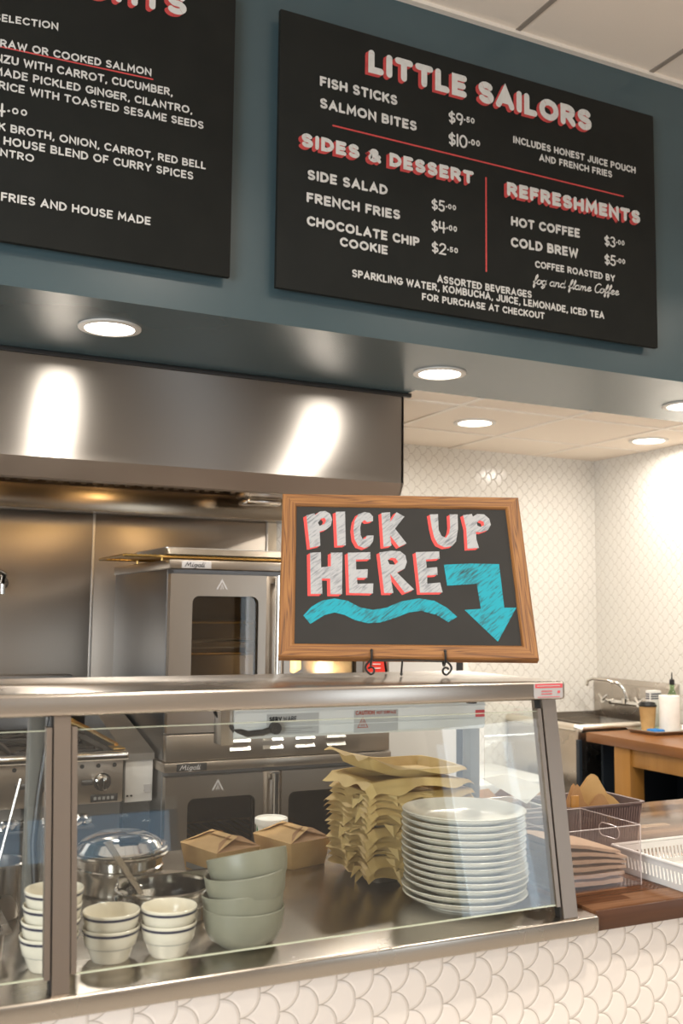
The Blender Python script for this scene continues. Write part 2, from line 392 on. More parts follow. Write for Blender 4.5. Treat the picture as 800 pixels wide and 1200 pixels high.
def ribbon(b, pts, hw, f0, caps=True):
    lv = getattr(b, 'lift', None)
    def f(*p):
        v = Vector(f0(*p)); return v if lv is None else v+lv*b.k
    b.k = getattr(b, 'k', 0)
    n = len(pts); cl = n > 3 and math.dist(pts[0], pts[-1]) < 1e-6
    L, Rr = [], []
    for i, (x, y) in enumerate(pts):
        if cl:
            p = pts[i-1] if i > 0 else pts[-2]; q = pts[i+1] if i < n-1 else pts[1]
        else:
            p = pts[max(i-1, 0)]; q = pts[min(i+1, n-1)]
        d1 = Vector((x-p[0], y-p[1])); d2 = Vector((q[0]-x, q[1]-y))
        if d1.length < 1e-9: d1 = d2
        if d2.length < 1e-9: d2 = d1
        d1.normalize(); d2.normalize(); t = d1+d2
        if t.length < .1: t = d1.copy()
        t.normalize(); nx, ny = -t.y, t.x
        k = hw/max(.45, abs(nx*-d1.y+ny*d1.x))
        L.append((x+nx*k, y+ny*k)); Rr.append((x-nx*k, y-ny*k))
    for i in range(n-1):      # each stretch of the stroke is its own coat of paint
        b.k = (b.k+5) % 23
        b._add([f(*L[i]), f(*Rr[i]), f(*Rr[i+1]), f(*L[i+1])], [(0, 1, 2, 3)])
    if caps and not cl:
        for (x, y), (qx, qy) in ((pts[0], pts[1]), (pts[-1], pts[-2])):
            a = math.atan2(y-qy, x-qx); b.k = (b.k+5) % 23
            b._add([f(x+hw*math.cos(a+R(t)), y+hw*math.sin(a+R(t))) for t in range(-90, 91, 30)], [tuple(range(7))])
def layout(s, gap, space=.42):
    x = 0; out = []
    for i, ch in enumerate(s):
        if ch == ' ': x += space; continue
        w_, st = G[ch]; out.append((x, st, w_)); x += w_+gap
    return out, x-gap
def write(b, s, x0, z0, x1, z1, cap, wt, f, pre='', rnd=None):
    """letter string s between x0 and x1 (baseline z0 to z1); pre runs on to the left of it"""
    hs = wt/2; gap = wt+.13; sp = .36+wt*.5
    _, tot = layout(s, gap, sp); tot += wt
    sx = (x1-x0)/tot; dx = 0
    if pre:
        _, pw = layout(pre, gap, sp); dx = -(pw+gap+wt*0)*sx-(sp*sx if pre.endswith(' ') else 0)
    full = pre+s; out, _ = layout(full, gap, sp)
    for x, st, _w in out:
        dy = rnd.uniform(-.02, .02)*cap if rnd else 0
        for p in st:
            q = []
            for a, c in p:
                X = x0+dx+(x+a+hs)*sx; Z = z0+(z1-z0)*(X-x0)/(x1-x0)+(hs+c*(1-wt))*cap+dy
                q.append((X, Z))
            ribbon(b, q, wt/2*cap, f)
def price(b, s, x0, z0, x1, z1, cap, f, wt=.155):
    main, cents = s.split('.')
    out, tot = layout(main, .2, .4); full = tot+.22+.1+1.0
    sx = (x1-x0)/full; slope = (z1-z0)/(x1-x0)
    def put(items, ox, oz, sc, ww):
        for x, st, _w in items:
            for p in st:
                ribbon(b, [(x0+(ox+(x+a)*sc)*sx, z0+(x0+(ox+(x+a)*sc)*sx-x0)*slope+(oz+.06+c*.88*sc)*cap) for a, c in p], ww/2*cap, f)
    put(out, 0, 0, 1, wt)
    put(layout('.', .2)[0], tot+.22, .46, 1, wt*1.1)
    put(layout(cents, .5)[0], tot+.46, .34, .42, wt*.72)

# ================================================================== SETTING
rng = random.Random(7)
struct('floor', MB().box(-4, 6.6, -3.4, 5.1, -.1, 0), MT['floor'])
# blue bulkhead over the counter: front face Y=3.07, underside z=2.45
b = MB().box(-4, 6.6, 3.07, 3.72, 2.45, 3.80).box(-4, 2.16, 3.72, 3.80, 2.4495, 2.8)
struct('wall_bulkhead', b, MT['blue'], 'blue painted bulkhead wall carrying the menu boards')
b = MB().box(-4, 6.6, -3.4, 3.07, 3.727, 3.80)
cl = struct('ceiling', b, MT['ceil'], 'beige tiled ceiling of the dining room')
t = MB()
for k in range(-9, 8): t.box(2.213+.665*k-.011, 2.213+.665*k+.011, -3.4, 3.055, 3.7235, 3.727)
for y in (2.36, 1.75, 1.14, .53, -.08, -.69, -1.3, -1.91): t.box(-4, 6.6, y-.011, y+.011, 3.7238, 3.727)
t.build('ceiling_grid', MT['tbar2'], cl)
struct('trim_1', MB().box(-4, 6.6, 3.045, 3.07, 3.712, 3.727), MT['tbar'], 'pale angle trim between blue bulkhead and upper ceiling')
b = MB().box(-4, 2.16, 3.80, 5.05, 2.45, 2.53).box(2.16, 4.25, 3.72, 5.05, 2.45, 2.53)
c2 = struct('ceiling_kitchen', b, MT['ceil'], 'beige tiled lower ceiling over the kitchen')
t = MB()
for k in range(3): t.box(2.497+.607*k-.012, 2.497+.607*k+.012, 3.72, 4.95, 2.444, 2.45)
for y in (3.89, 4.487): t.box(2.16, 4.15, y-.012, y+.012, 2.4445, 2.45)
t.build('ceiling_grid', MT['tbar'], c2)
struct('wall_back', MB().box(-4, 4.25, 4.95, 5.05, 0, 2.5), MT['tile_back'], 'kitchen back wall in white fish scale tile')
struct('wall_right', MB().box(4.15, 4.25, 3.0, 4.95, 0, 2.5), MT['tile_right'], 'kitchen right wall in white fish scale tile')
struct('trim_2', MB().box(1.978, 2.03, 4.936, 4.95, .0, 2.45, .003), new_mat('pale_edge_trim', (.74, .62, .46), .4), 'pale vertical edge strip between steel panel and tile')
# dining room behind the camera
struct('wall_left', MB().box(-4.1, -4, -3.4, 5.05, 0, 3.8), MT['plaster'])
struct('wall_far_right', MB().box(6.6, 6.7, -3.4, 5.05, 0, 3.8), MT['plaster'])
b = MB()
xs = [(-4, .15), (2.05, 4.0), (5.15, 6.6)]
for a, c in xs: b.box(a, c, -3.4, -3.2, 0, 3.8)
b.box(.15, 2.05, -3.4, -3.2, 0, 1.44); b.box(.15, 2.05, -3.4, -3.2, 1.80, 3.8); b.box(4.0, 5.15, -3.4, -3.2, 2.15, 3.8)
struct('wall_entrance', b, MT['plaster'], 'plaster entrance wall of the dining room')
f_ = struct('window_1', MB().box(.15, 2.05, -3.26, -3.20, 1.72, 1.80).box(.15, 2.05, -3.26, -3.2, 1.44, 1.46).box(1.06, 1.10, -3.26, -3.2, 1.44, 1.8), MT['white'], 'white framed window in the entrance wall')
MB().box(.15, 2.05, -3.24, -3.235, 1.44, 1.8).build('pane', MT['glass'], f_)
f_ = struct('door_1', MB().box(4.0, 4.08, -3.26, -3.2, 0, 2.15).box(5.07, 5.15, -3.26, -3.2, 0, 2.15).box(4.20, 4.68, -3.26, -3.2, 0, 2.15).box(4.80, 5.07, -3.26, -3.2, 0, 2.15).box(4.0, 5.15, -3.26, -3.2, 0, .15).box(4.0, 5.15, -3.26, -3.2, 2.05, 2.15), MT['dark'], 'dark framed glass entrance door')
MB().box(4.0, 5.15, -3.24, -3.235, 0, 2.1).build('pane', MT['glass'], f_)

# ------------------------------------------------------------------ downlights
def downlight(x, y, z, label, power, r=.082, spread=172, col=(1, .925, .83), group='recessed ceiling downlights'):
    t = empty('downlight', (x, y, z), label, 'ceiling light', group)
    MB().lathe([(r*1.28, 0), (r*1.28, -.006), (r*1.02, -.008), (r, -.003)], (x, y, z), 40, False).build('trim_ring', MT['ring'], t)
    MB().lathe([(r*1.0, -.002), (.001, -.004)], (x, y, z), 40, False).build('lens', MT['lens'], t)
    l = bpy.data.lights.new('downlight_beam', 'AREA'); l.shape = 'DISK'; l.size = r*1.9; l.energy = power; l.color = col; l.spread = R(spread)
    o = bpy.data.objects.new('downlight_beam', l); COL.objects.link(o); o.parent = t; o.location = (0, 0, -.012)
    return t
downlight(.767, 3.372, 2.45, 'round downlight in the blue soffit above the steel hood, leftmost in the photo', 15)
downlight(2.085, 3.404, 2.45, 'round downlight in the blue soffit under the right menu board, between the other two', 15)
downlight(3.39, 3.41, 2.45, 'round downlight in the grey end of the soffit, cut by the right photo edge', 15)
downlight(2.787, 4.217, 2.45, 'round downlight in the lower tiled ceiling nearest the hood end', 8)
downlight(3.895, 4.197, 2.45, 'round downlight in the lower tiled ceiling close to the right tiled wall', 8)
for (x, y) in ((-.6, .9), (1.5, .6), (3.3, .9), (5.2, .6), (1.6, -1.9)):  # unseen lamps added to light the counter front, boards and bulkhead
    downlight(x, y, 3.727, 'unseen round downlight added in the dining room ceiling to light the counter front', 40, .09, 150, (1, .90, .78), 'added dining room downlights')

# ================================================================== MENU BOARDS
YF = 3.02
def on_board(dy): return lambda x, z: (x, YF-dy, z)
TXT1 = [
('LITTLE SAILORS',1.5561,3.3765,2.538,3.3794,0.0842,'H'),
('FISH STICKS',1.3726,3.2832,1.6731,3.2842,0.0362,'B'),
('SALMON BITES',1.3736,3.2049,1.7525,3.2069,0.0358,'B'),
('$9.50',1.8884,3.2694,2.0024,3.2743,0.0455,'P'),
('$10.00',1.8884,3.186,2.0242,3.191,0.0478,'P'),
('SIDES & DESSERT',1.3052,3.0531,1.9905,3.0561,0.0488,'H'),
('SIDE SALAD',1.331,2.945,1.6365,2.948,0.0352,'B'),
('FRENCH FRIES',1.329,2.8647,1.687,2.8687,0.0347,'B'),
('CHOCOLATE CHIP',1.331,2.7854,1.7654,2.7844,0.0338,'B'),
('COOKIE',1.454,2.7348,1.6384,2.7348,0.0323,'B'),
('$5.00',1.817,2.9312,1.9201,2.9321,0.0402,'P'),
('$4.00',1.817,2.8518,1.9241,2.8518,0.0425,'P'),
('$2.50',1.818,2.7735,1.93,2.7735,0.0409,'P'),
('SPARKLING WATER, KOMBUCHA, JUICE, LEMONADE, ICED TEA',1.5016,2.6346,2.5896,2.6386,0.0276,'S'),
('ASSORTED BEVERAGES',1.8388,2.6683,2.2474,2.6703,0.0272,'S'),
('FOR PURCHASE AT CHECKOUT',1.7763,2.5949,2.3059,2.5979,0.0260,'S'),
('INCLUDES HONEST JUICE POUCH',2.169,3.2555,2.7602,3.2555,0.0281,'S'),
('AND FRENCH FRIES',2.2881,3.2108,2.6401,3.2148,0.0275,'S'),
('REFRESHMENTS',2.1373,3.0442,2.777,3.0502,0.0528,'H'),
('HOT COFFEE',2.1571,2.9331,2.4765,2.9411,0.0363,'B'),
('COLD BREW',2.1552,2.8528,2.4676,2.8617,0.0373,'B'),
('$3.00',2.5995,2.9321,2.6997,2.9341,0.0421,'P'),
('$5.00',2.5985,2.8568,2.7016,2.8597,0.0418,'P'),
('COFFEE ROASTED BY',2.2643,2.7913,2.6461,2.7953,0.0269,'S'),
]
TXT2 = [
('DELIG|HTS',0.6675,3.3824,0.8986,3.3983,0.0736,'H'),
('|SELECTION',0.3164,3.2257,0.5009,3.2456,0.0235,'B'),
('|RAW OR COOKED SALMON',0.3362,3.1493,0.7905,3.1722,0.0249,'B'),
('PON|ZU WITH CARROT, CUCUMBER,',0.3481,3.1017,0.8609,3.1226,0.0260,'B'),
('HOUSE |MADE PICKLED GINGER, CILANTRO,',0.3332,3.0601,0.9382,3.0789,0.0251,'B'),
('|RICE WITH TOASTED SESAME SEEDS',0.3372,3.0194,0.965,3.0373,0.0253,'B'),
('$1|4.00',0.3501,2.9341,0.4255,2.9411,0.0404,'P'),
('POR|K BROTH, ONION, CARROT, RED BELL',0.3422,2.8945,0.9759,2.9054,0.0248,'B'),
('|HOUSE BLEND OF CURRY SPICES',0.358,2.8538,0.9353,2.8627,0.0258,'B'),
('CILA|NTRO',0.3501,2.8171,0.4463,2.8181,0.0238,'B'),
('WITH |FRIES AND HOUSE MADE',0.3699,2.6842,0.8143,2.6892,0.0263,'B'),
]
def menu_board(x0, x1, z0, z1, label, txt, lines, WT):
    t = empty('menu_board', ((x0+x1)/2, 3.07, z0), label, 'menu board', 'black menu boards on the blue bulkhead')
    MB().box(x0, x1, YF, 3.040, z0, z1, .003).build('panel', MT['board'], t)
    MB().box(x0+.018, x1-.018, 3.040, 3.0695, z0+.018, z1-.018, .002).build('backing_frame', MT['blue'], t)
    rn = random.Random(3)
    def coat():
        q = MB(); q.lift = Vector((0, -.00006, 0)); return q
    for s, a, za, c, zc, cap, st in txt:
        pre, s = s.split('|') if '|' in s else ('', s); q = coat()
        if st == 'P':
            if pre: price(q, '$14.00', a-.075, za-.001, c, zc, cap, on_board(.0008))     # its dollar sign stands left of the photo's edge
            else: price(q, s, a, za, c, zc, cap, on_board(.0008))
            q.build('price_lettering', MT['letter'], t)
        elif st == 'H':
            write(q, s, a, za, c, zc, cap, WT[st], on_board(.0042), pre)
            h = q.build('heading_lettering', MT['letter'], t); q = coat()
            for k in (.5, 1): write(q, s, a-.0105*k, za-.0085*k, c-.0105*k, zc-.0085*k, cap, WT[st], on_board(.0006+.0013*(1-k)*2), pre)
            q.build('red_shadow', MT['redletter'], h)
        else:
            write(q, s, a, za, c, zc, cap, WT[st], on_board(.0008), pre, rn); q.build('item_lettering', MT['letter'], t)
    for p, q, ww in lines:
        l = MB(); ribbon(l, [p, q], ww/2, on_board(.0006)); l.build('divider_line', MT['redletter'], t)
    return t
mb2 = menu_board(1.2249, 2.8613, 2.5582, 3.5203, 'black menu board headed LITTLE SAILORS with sides, dessert and refreshments', TXT1,
           [((1.4242, 3.1543), (2.6957, 3.1503), .0058), ((2.0471, 3.0948), (2.0471, 2.7427), .0065)], {'H': .29, 'B': .245, 'S': .225})
menu_board(-0.5703, 1.0662, 2.5652, 3.5183, 'black menu board cut by the left edge, listing salmon, broth and curry', TXT2, [((-0.0992, 3.1384), (0.7954, 3.1632), .0045)], {'H': .28, 'B': .205})
# the roaster's name in joined-up handwriting
SC = {'f': (.42, [[(.0, .30), (.22, .7), (.36, 1.35), (.26, 1.6), (.15, 1.35), (.13, .4), (.12, -.45), (.22, -.62), (.30, -.35), (.16, .05), (.42, .2)]]),
      'o': (.58, [arc(.26, .38, .24, .38, 80, 440, 14)+[(.44, .70), (.58, .66)]]),
      'g': (.60, [arc(.26, .40, .24, .36, 60, 400, 14)+[(.50, .8), (.46, -.35), (.28, -.62), (.10, -.42), (.30, -.1), (.60, .22)]]),
      'a': (.64, [arc(.26, .38, .25, .38, 50, 390, 14)+[(.50, .74), (.50, .1), (.56, 0), (.66, .14)]]),
      'n': (.66, [[(.04, .74), (.08, 0), (.10, .46), (.26, .74), (.42, .66), (.46, .12), (.52, 0), (.66, .16)]]),
      'd': (.64, [arc(.26, .36, .25, .36, 50, 390, 14)+[(.52, 1.5), (.50, .1), (.56, 0), (.66, .14)]]),
      'l': (.36, [[(.0, .14), (.22, .8), (.30, 1.4), (.20, 1.56), (.12, 1.3), (.14, .16), (.22, 0), (.36, .16)]]),
      'm': (.92, [[(.04, .74), (.08, 0), (.10, .46), (.22, .74), (.34, .66), (.38, .02), (.40, .46), (.54, .74), (.66, .66), (.70, .12), (.76, 0), (.92, .16)]]),
      'e': (.54, [[(.0, .24), (.36, .46), (.38, .66), (.24, .76), (.08, .58), (.06, .22), (.22, 0), (.40, .06), (.56, .22)]]),
      'C': (.70, [arc(.42, .74, .40, .80, 55, 325, 16)])}
b = MB(); x = 0; pts = []
for ch in 'fog and flame Coffee':
    if ch == ' ': x += .42; continue
    wch, st = SC[ch]; pts += [[(x+a+.22*c, c) for a, c in p] for p in st]; x += wch+.03
kx = (2.6639-2.2543)/x
for p in pts: ribbon(b, [(2.2543+a*kx, 2.7278+a*kx*.040+c*.0223) for a, c in p], .0022, on_board(.0008))
b.build('script_lettering', MT['letter'], mb2)

# ================================================================== KITCHEN BACKGROUND
# steel sheets on the back wall
for i, (x0, x1, lab) in enumerate(((-1.2, 1.083, 'left steel wall sheet behind the range, ending at the vertical seam'), (1.083, 1.978, 'steel wall sheet behind the oven, between the seam and the white tile'))):
    t = empty('steel_wall_sheet', (x0, 4.95, 0), lab, 'wall panel', 'steel sheets on the back wall')
    MB().box(x0+.002, x1-.002, 4.938, 4.949, 0, 2.2, .001).build('sheet', MT['steelwall'], t)
    MB().box(x1-.009, x1+.003, 4.935, 4.938, 0, 2.2, .001).build('seam_strip', MT['alu'], t)
# range hood
t = empty('range_hood', (.7, 4.9, 1.96), 'long stainless steel range hood hanging below the blue soffit', 'range hood')
XL, XR = -1.0, 2.147
b = MB(); b.box(XL, XR, 3.80, 3.812, 2.055, 2.449, .002)
b.build('front_panel', MT['hood'], t)
b = MB(); b._add([(XL, 3.80, 2.055), (XR, 3.80, 2.055), (XR, 3.84, 1.985), (XL, 3.84, 1.985), (XL, 3.812, 2.055), (XR, 3.812, 2.055), (XR, 3.852, 1.985), (XL, 3.852, 1.985)],
    [(0, 1, 2, 3), (7, 6, 5, 4), (3, 2, 6, 7), (0, 3, 7, 4), (1, 5, 6, 2), (0, 4, 5, 1)])
b.box(XL, XR, 3.845, 3.90, 1.985, 1.992); b.build('lower_lip', MT['lip'], t)
for x in (XL, XR-.012):
    b = MB(); b.prism([(3.80, 2.449), (3.80, 2.055), (3.84, 1.985), (4.93, 1.96), (4.93, 2.449)], x, x+.012, lambda a, c, d: (d, a, c)); b.build('side_panel', MT['hood'], t)
b = MB(); b.box(XL, XR, 4.78, 4.93, 1.962, 2.075, .003); b.build('rear_plenum', steel('dark_plenum_steel', (.30, .25, .19), .18, .24), t)  # plenum steel toned darker than the hood panels
b = MB()
for k in range(7):
    x0 = XL+.02+k*.445
    b._add([(x0, 4.05, 2.40), (x0+.43, 4.05, 2.40), (x0+.43, 4.78, 2.09), (x0, 4.78, 2.09)], [(0, 1, 2, 3)])
    for j in range(8): b.hexa([(x0+.02+j*.052, 4.05, 2.392), (x0+.045+j*.052, 4.05, 2.392), (x0+.045+j*.052, 4.78, 2.082), (x0+.02+j*.052, 4.78, 2.082), (x0+.02+j*.052, 4.05, 2.40), (x0+.045+j*.052, 4.05, 2.40), (x0+.045+j*.052, 4.78, 2.09), (x0+.02+j*.052, 4.78, 2.09)])
b.build('baffle_filter', MT['lip'], t)
MB().box(XL, XR+.03, 3.785, 3.80, 2.432, 2.449, .002).build('top_flange', MT['dark'], t)
def hood_light(x, y, z, lab):
    q = empty('hood_light', (x, y, z), lab, 'light fitting', 'light fittings inside the hood')
    MB().box(x-.06, x+.06, y-.05, y+.05, z, z+.05, .008).build('housing', MT['steel'], q)
    MB().lathe([(.045, 0), (.045, -.04), (.03, -.07), (.001, -.08)], (x, y, z), 24).build('globe', MT['bulb'], q)
    l = bpy.data.lights.new('hood_bulb', 'POINT'); l.energy = 1.8; l.color = (1, .66, .34); l.shadow_soft_size = .05
    o = bpy.data.objects.new('hood_bulb', l); COL.objects.link(o); o.parent = q; o.location = (0, 0, -.12)
hood_light(.55, 3.96, 2.28, 'warm light inside the hood above the range, left of the other')
hood_light(1.35, 3.96, 2.28, 'warm light inside the hood above the oven')
q = empty('fire_nozzle_box', (1.79, 4.60, 2.02), 'small steel light box with rounded cover under the right hood end', 'light fitting')
MB().box(1.70, 1.90, 4.52, 4.68, 2.045, 2.11, .012).build('housing', MT['steel'], q)
MB().box(1.71, 1.89, 4.53, 4.67, 2.01, 2.046, .016, 3).build('cover', MT['polished'], q)
# pot filler
q = empty('wall_faucet', (.66, 4.93, 1.6), 'small chrome faucet on the steel wall at the left photo edge', 'faucet')
MB().tube([(.66, 4.937, 1.62), (.66, 4.90, 1.62)], .03, 16).build('flange', MT['chrome'], q)
MB().tube([(.66, 4.905, 1.62), (.66, 4.86, 1.625), (.66, 4.83, 1.66), (.62, 4.80, 1.675), (.55, 4.79, 1.67), (.5, 4.79, 1.67)], .012, 12).build('spout', MT['chrome'], q)
MB().tube([(.66, 4.87, 1.62), (.66, 4.87, 1.57)], .013, 12).build('valve', MT['chrome'], q)

# convection ovens
def door(t, x0, x1, z0, z1, hole, y=3.9, glassmat='ovenglass', mark=True):
    b = MB(); holed_plate(b, (x0, x1, z0, z1), hole, .028, y-.045, y-.008)
    d = b.build('door', MT['oven'], t)
    MB().box(hole[0]-.01, hole[1]+.01, y-.030, y-.024, hole[2]-.01, hole[3]+.01).build('window_pane', MT[glassmat], d)
    b = MB(); holed_plate(b, (hole[0]-.012, hole[1]+.012, hole[2]-.012, hole[3]+.012), (hole[0]+.006, hole[1]-.006, hole[2]+.006, hole[3]-.006), .024, y-.023, y-.010)
    b.build('gasket', MT['dark'], d)
    if mark:
        cx = (x0+x1)/2+.01; zc = z1-.044; b = MB(); f = lambda a, c: (a, y-.0458, c)
        ribbon(b, [(cx-.02, zc-.012), (cx, zc+.022), (cx+.02, zc-.012)], .003, f); ribbon(b, [(cx-.005, zc-.012), (cx, zc+.006), (cx+.005, zc-.012)], .002, f)
        b.build('warning_mark', MT['stickgrey'], d)
def oven(z0, z1, cap, label, lamp):
    X0, X1, Y0, Y1 = 1.14, 2.115, 3.9, 4.74
    t = empty('convection_oven', (X0, Y0, z0), label, 'oven', 'stacked convection ovens')
    b = MB()
    zb = z0+.105 if lamp else z0+.04
    b.box(X0+.004, X0+.03, Y0, Y1, z0, z1-.035, .002); b.build('side_wall', MT['ovenside'], t)
    b = MB(); b.box(X1-.03, X1, Y0, Y1, z0, z1-.035); b.box(X0+.03, X1-.03, Y1-.03, Y1, z0, z1-.035); b.box(X0+.03, X1-.03, Y0, Y1-.03, z0, zb, .002); b.box(X0+.03, X1-.03, Y0, Y1-.03, z1-.07, z1-.035)
    b.box(1.98, X1-.03, Y0+.02, Y1-.03, zb, z1-.07); b.build('body', MT['ovenside'], t)
    b = MB(); b.box(X0-.004, X1+.004, Y0-.055, Y1, z1-.036, z1, .004); b.build('top_cap', MT['oven'], t)
    b = MB(); b.box(X0+.004, X1, Y0-.045, Y0, z0, zb-.004, .003); k = b.build('base_panel', MT['oven'], t)
    if lamp:
        for i in range(4):
            for j in range(2):
                b = MB(); xx = 1.40+i*.14; zz = z0+.03+j*.032
                b.prism([(0, 0), (0, .016), (-.012, .003)], xx, xx+.085, lambda a, c, d, zz=zz: (d, Y0-.045+a, zz+c)); b.build('louver', MT['alu'], k)
    b = MB()
    b.box(X0+.03, 1.98, Y0+.02, Y1-.032, zb+.001, zb+.004); b.box(X0+.031, X0+.034, Y0+.02, Y1-.032, zb, z1-.07); b.box(X0+.03, 1.98, Y1-.035, Y1-.031, zb, z1-.07)
    b.build('cavity_lining', new_mat('oven_lining', (.07, .06, .05), .4), t)
    zt = z1-.055
    door(t, X0+.006, 1.545, zb+.002, zt, (1.235, 1.512, zb+.085 if lamp else zb+.12, zt-.085))
    door(t, 1.625, 1.985, zb+.002, zt, (1.655, 1.955, zb+.085 if lamp else zb+.12, zt-.085), mark=False)
    b = MB(); b.tube([(1.585, Y0-.085, zb+.01), (1.585, Y0-.085, zt)], .017, 16); 
    hb = b.build('handle', MT['polished'], t)
    b = MB(); b.box(1.57, 1.60, Y0-.08, Y0-.01, zt-.03, zt-.008, .003).box(1.57, 1.60, Y0-.08, Y0-.01, zb+.02, zb+.04, .003).box(1.548, 1.622, Y0-.03, Y0-.004, zb+.002, zt, .002); b.build('door_jamb', MT['oven'], t)
    b = MB(); b.box(1.99, X1, Y0-.04, Y0, zb+.002, zt, .003); cp = b.build('control_panel', MT['oven'], t)
    if lamp:
        b = MB(); b.box(2.005, 2.10, Y0-.0415, Y0-.0400, 1.20, 1.38); rl = b.build('red_notice', MT['red'], cp); rl['label'] = 'red notice with two white lines'
        b = MB(); f = lambda a, c: (a, Y0-.0422, c)
        for zz in (1.268, 1.285): ribbon(b, [(2.035, zz), (2.07, zz)], .0018, f)
        b.build('notice_lettering', MT['letter'], rl)
    else:
        for i in range(3): MB().tube([(2.05, Y0-.04, .72-.12*i), (2.05, Y0-.07, .72-.12*i)], .025, 16).build('knob', MT['black'], cp)
    for zz in (zb+.05, (zb+zt)/2, zt-.04):
        o = MB().lathe([(.006, 0), (.004, .004)], (0, 0, 0), 12, True, True).build('bolt', MT['polished'], t, local=True)
        o.rotation_euler = (R(90), 0, 0); o.location = (.012, -.002, zz-z0)
    # wire racks inside are parts of the oven
    for zz in ([1.13, 1.33, 1.455] if lamp else [zb+.2, zb+.32]):
        b = MB(); b.tube([(X0+.04, Y0+.04, zz), (1.97, Y0+.04, zz)], .004, 8); b.tube([(X0+.04, Y1-.06, zz), (1.97, Y1-.06, zz)], .004, 8)
        for i in range(24): b.tube([(X0+.05+i*.0395, Y0+.04, zz+.004), (X0+.05+i*.0395, Y1-.06, zz+.004)], .0022, 6)
        b.build('wire_rack', MT['brass'], t)
    # brand plate in script lettering
    pb = MB(); py = Y0-.0555; pb.box(X0+.045, X0+.165, py-.0015, py, z1-.033, z1-.004, .001); pp = pb.build('badge', MT['stickgrey'] if lamp else MT['dark'], t)
    b = MB(); f = lambda a, c: (a, py-.0022, c); x = 0
    gl = []
    for ch in 'Miali':
        pass
    word = {'M': (.9, [[(0, 0), (.16, 1), (.36, .3), (.6, 1), (.72, 0)]]), 'i': (.28, [[(.06, .6), (.02, .06), (.2, .04)], [(.10, .88), (.11, .9)]]), 'g': (.5, [arc(.2, .34, .18, .26, 40, 400, 10)+[(.38, .6), (.32, -.3), (.06, -.3)]]), 'a': (.5, [arc(.2, .3, .18, .28, 40, 400, 10)+[(.38, .56), (.36, .02)]]), 'l': (.26, [[(.12, 1), (.04, .06), (.2, .04)]])}
    for ch in 'Migali':
        wch, st = word[ch]
        for p in st: ribbon(b, [(X0+.058+(x+a+.15*c)*.030, z1-.027+c*.016) for a, c in p], .0016, f)
        x += wch
    b.build('badge_lettering', MT['ink'] if lamp else MT['stickgrey'], pp)
    return t
oven(.925, 1.70, True, 'upper stainless convection oven with a lit window and trays on top', True)
oven(.16, .922, True, 'lower stainless convection oven under the louvered one, dark windows', False)
q = empty('oven_lamp', (1.925, 4.45, 1.27), 'warm lamp glowing inside the upper oven behind its right window', 'light fitting')
MB().lathe([(.02, .0), (.035, -.02), (.035, -.08), (.001, -.10)], (1.925, 4.45, 1.315), 16).build('bulb', emit('oven_bulb', (1, .55, .15), 9), q)
MB().lathe([(.03, .010), (.03, 0)], (1.925, 4.45, 1.315), 16, True, True).build('socket', MT['dark'], q)
l = bpy.data.lights.new('oven_lamp_light', 'POINT'); l.energy = 5.0; l.color = (1, .68, .36); l.shadow_soft_size = .04
o = bpy.data.objects.new('oven_lamp_light', l); COL.objects.link(o); o.parent = q; o.location = (0, -.1, -.03)

def pan(name, cx, cy, z, hx, hy, h, label, cat, group=None, mat='alu'):
    t = empty(name, (cx, cy, z), label, cat, group)
    b = MB(); q = .010
    rings = [rrect(hx-.018, hy-.018, .012, .0), rrect(hx-.006, hy-.006, .018, h), rrect(hx, hy, .02, h), rrect(hx, hy, .02, h-.004), rrect(hx-.003, hy-.003, .018, h-.004)]
    b.ring_loft([rrect(hx-.004, hy-.004, .018, h-.004), rrect(hx, hy, .02, h-.003), rrect(hx, hy, .02, h), rrect(hx-.006, hy-.006, .016, h+.0005), rrect(hx-.018, hy-.018, .012, .002)], False, True)
    b.ring_loft([rrect(hx-.004, hy-.004, .018, h-.004), rrect(hx-.0175, hy-.0175, .012, 0)], False, True)
    o = b.build('tray_body', MT[mat], t, local=True)
    b = MB(); 
    return t
# on the oven roof
q = empty('wire_cooling_rack', (1.42, 4.15, 1.703), 'golden wire cooling rack lying on the upper oven', 'rack')
b = MB()
for y in (3.98, 4.4): b.tube([(.99, y, 1.717), (1.82, y, 1.717)], .005, 8)
for x in (.99, 1.82): b.tube([(x, 3.98, 1.717), (x, 4.4, 1.717)], .005, 8)
b.build('rack_frame', MT['brass'], q)
b = MB()
for i in range(42): b.tube([(1.0+i*.0195, 3.975, 1.722), (1.0+i*.0195, 4.405, 1.722)], .0028, 6)
b.build('rack_wires', MT['brass'], q)
for x in (1.15, 1.7):
    for y in (4.0, 4.38): MB().tube([(x, y, 1.701), (x, y, 1.716)], .005, 8).build('foot', MT['brass'], q)
pan('sheet_pan', 1.50, 4.16, 1.727, .36, .23, .025, 'dark edged baking sheet lying on the golden rack on the oven', 'baking sheet', None, 'alu')
# baking sheet with white paper inside the upper oven
p_ = pan('sheet_pan', 1.46, 4.22, 1.3365, .26, .27, .02, 'baking sheet on a rack inside the upper oven', 'baking sheet')
q = MB(); nx, ny = 14, 14
vs = []; fs = []
for i in range(nx+1):
    for j in range(ny+1):
        x = 1.22+.47*i/nx; y = 3.96+.5*j/ny; vs.append((x, y, 1.363+.024*max(0, math.sin(3.2*i/nx))*(.4+.6*math.cos(2.2*j/ny-.4))))
for i in range(nx):
    for j in range(ny): fs.append((i*(ny+1)+j, (i+1)*(ny+1)+j, (i+1)*(ny+1)+j+1, i*(ny+1)+j+1))
q._add(vs, fs); tag(q.build('baking_paper', MT['paperw'], ang=80), 'white baking paper over the sheet inside the upper oven', 'paper')

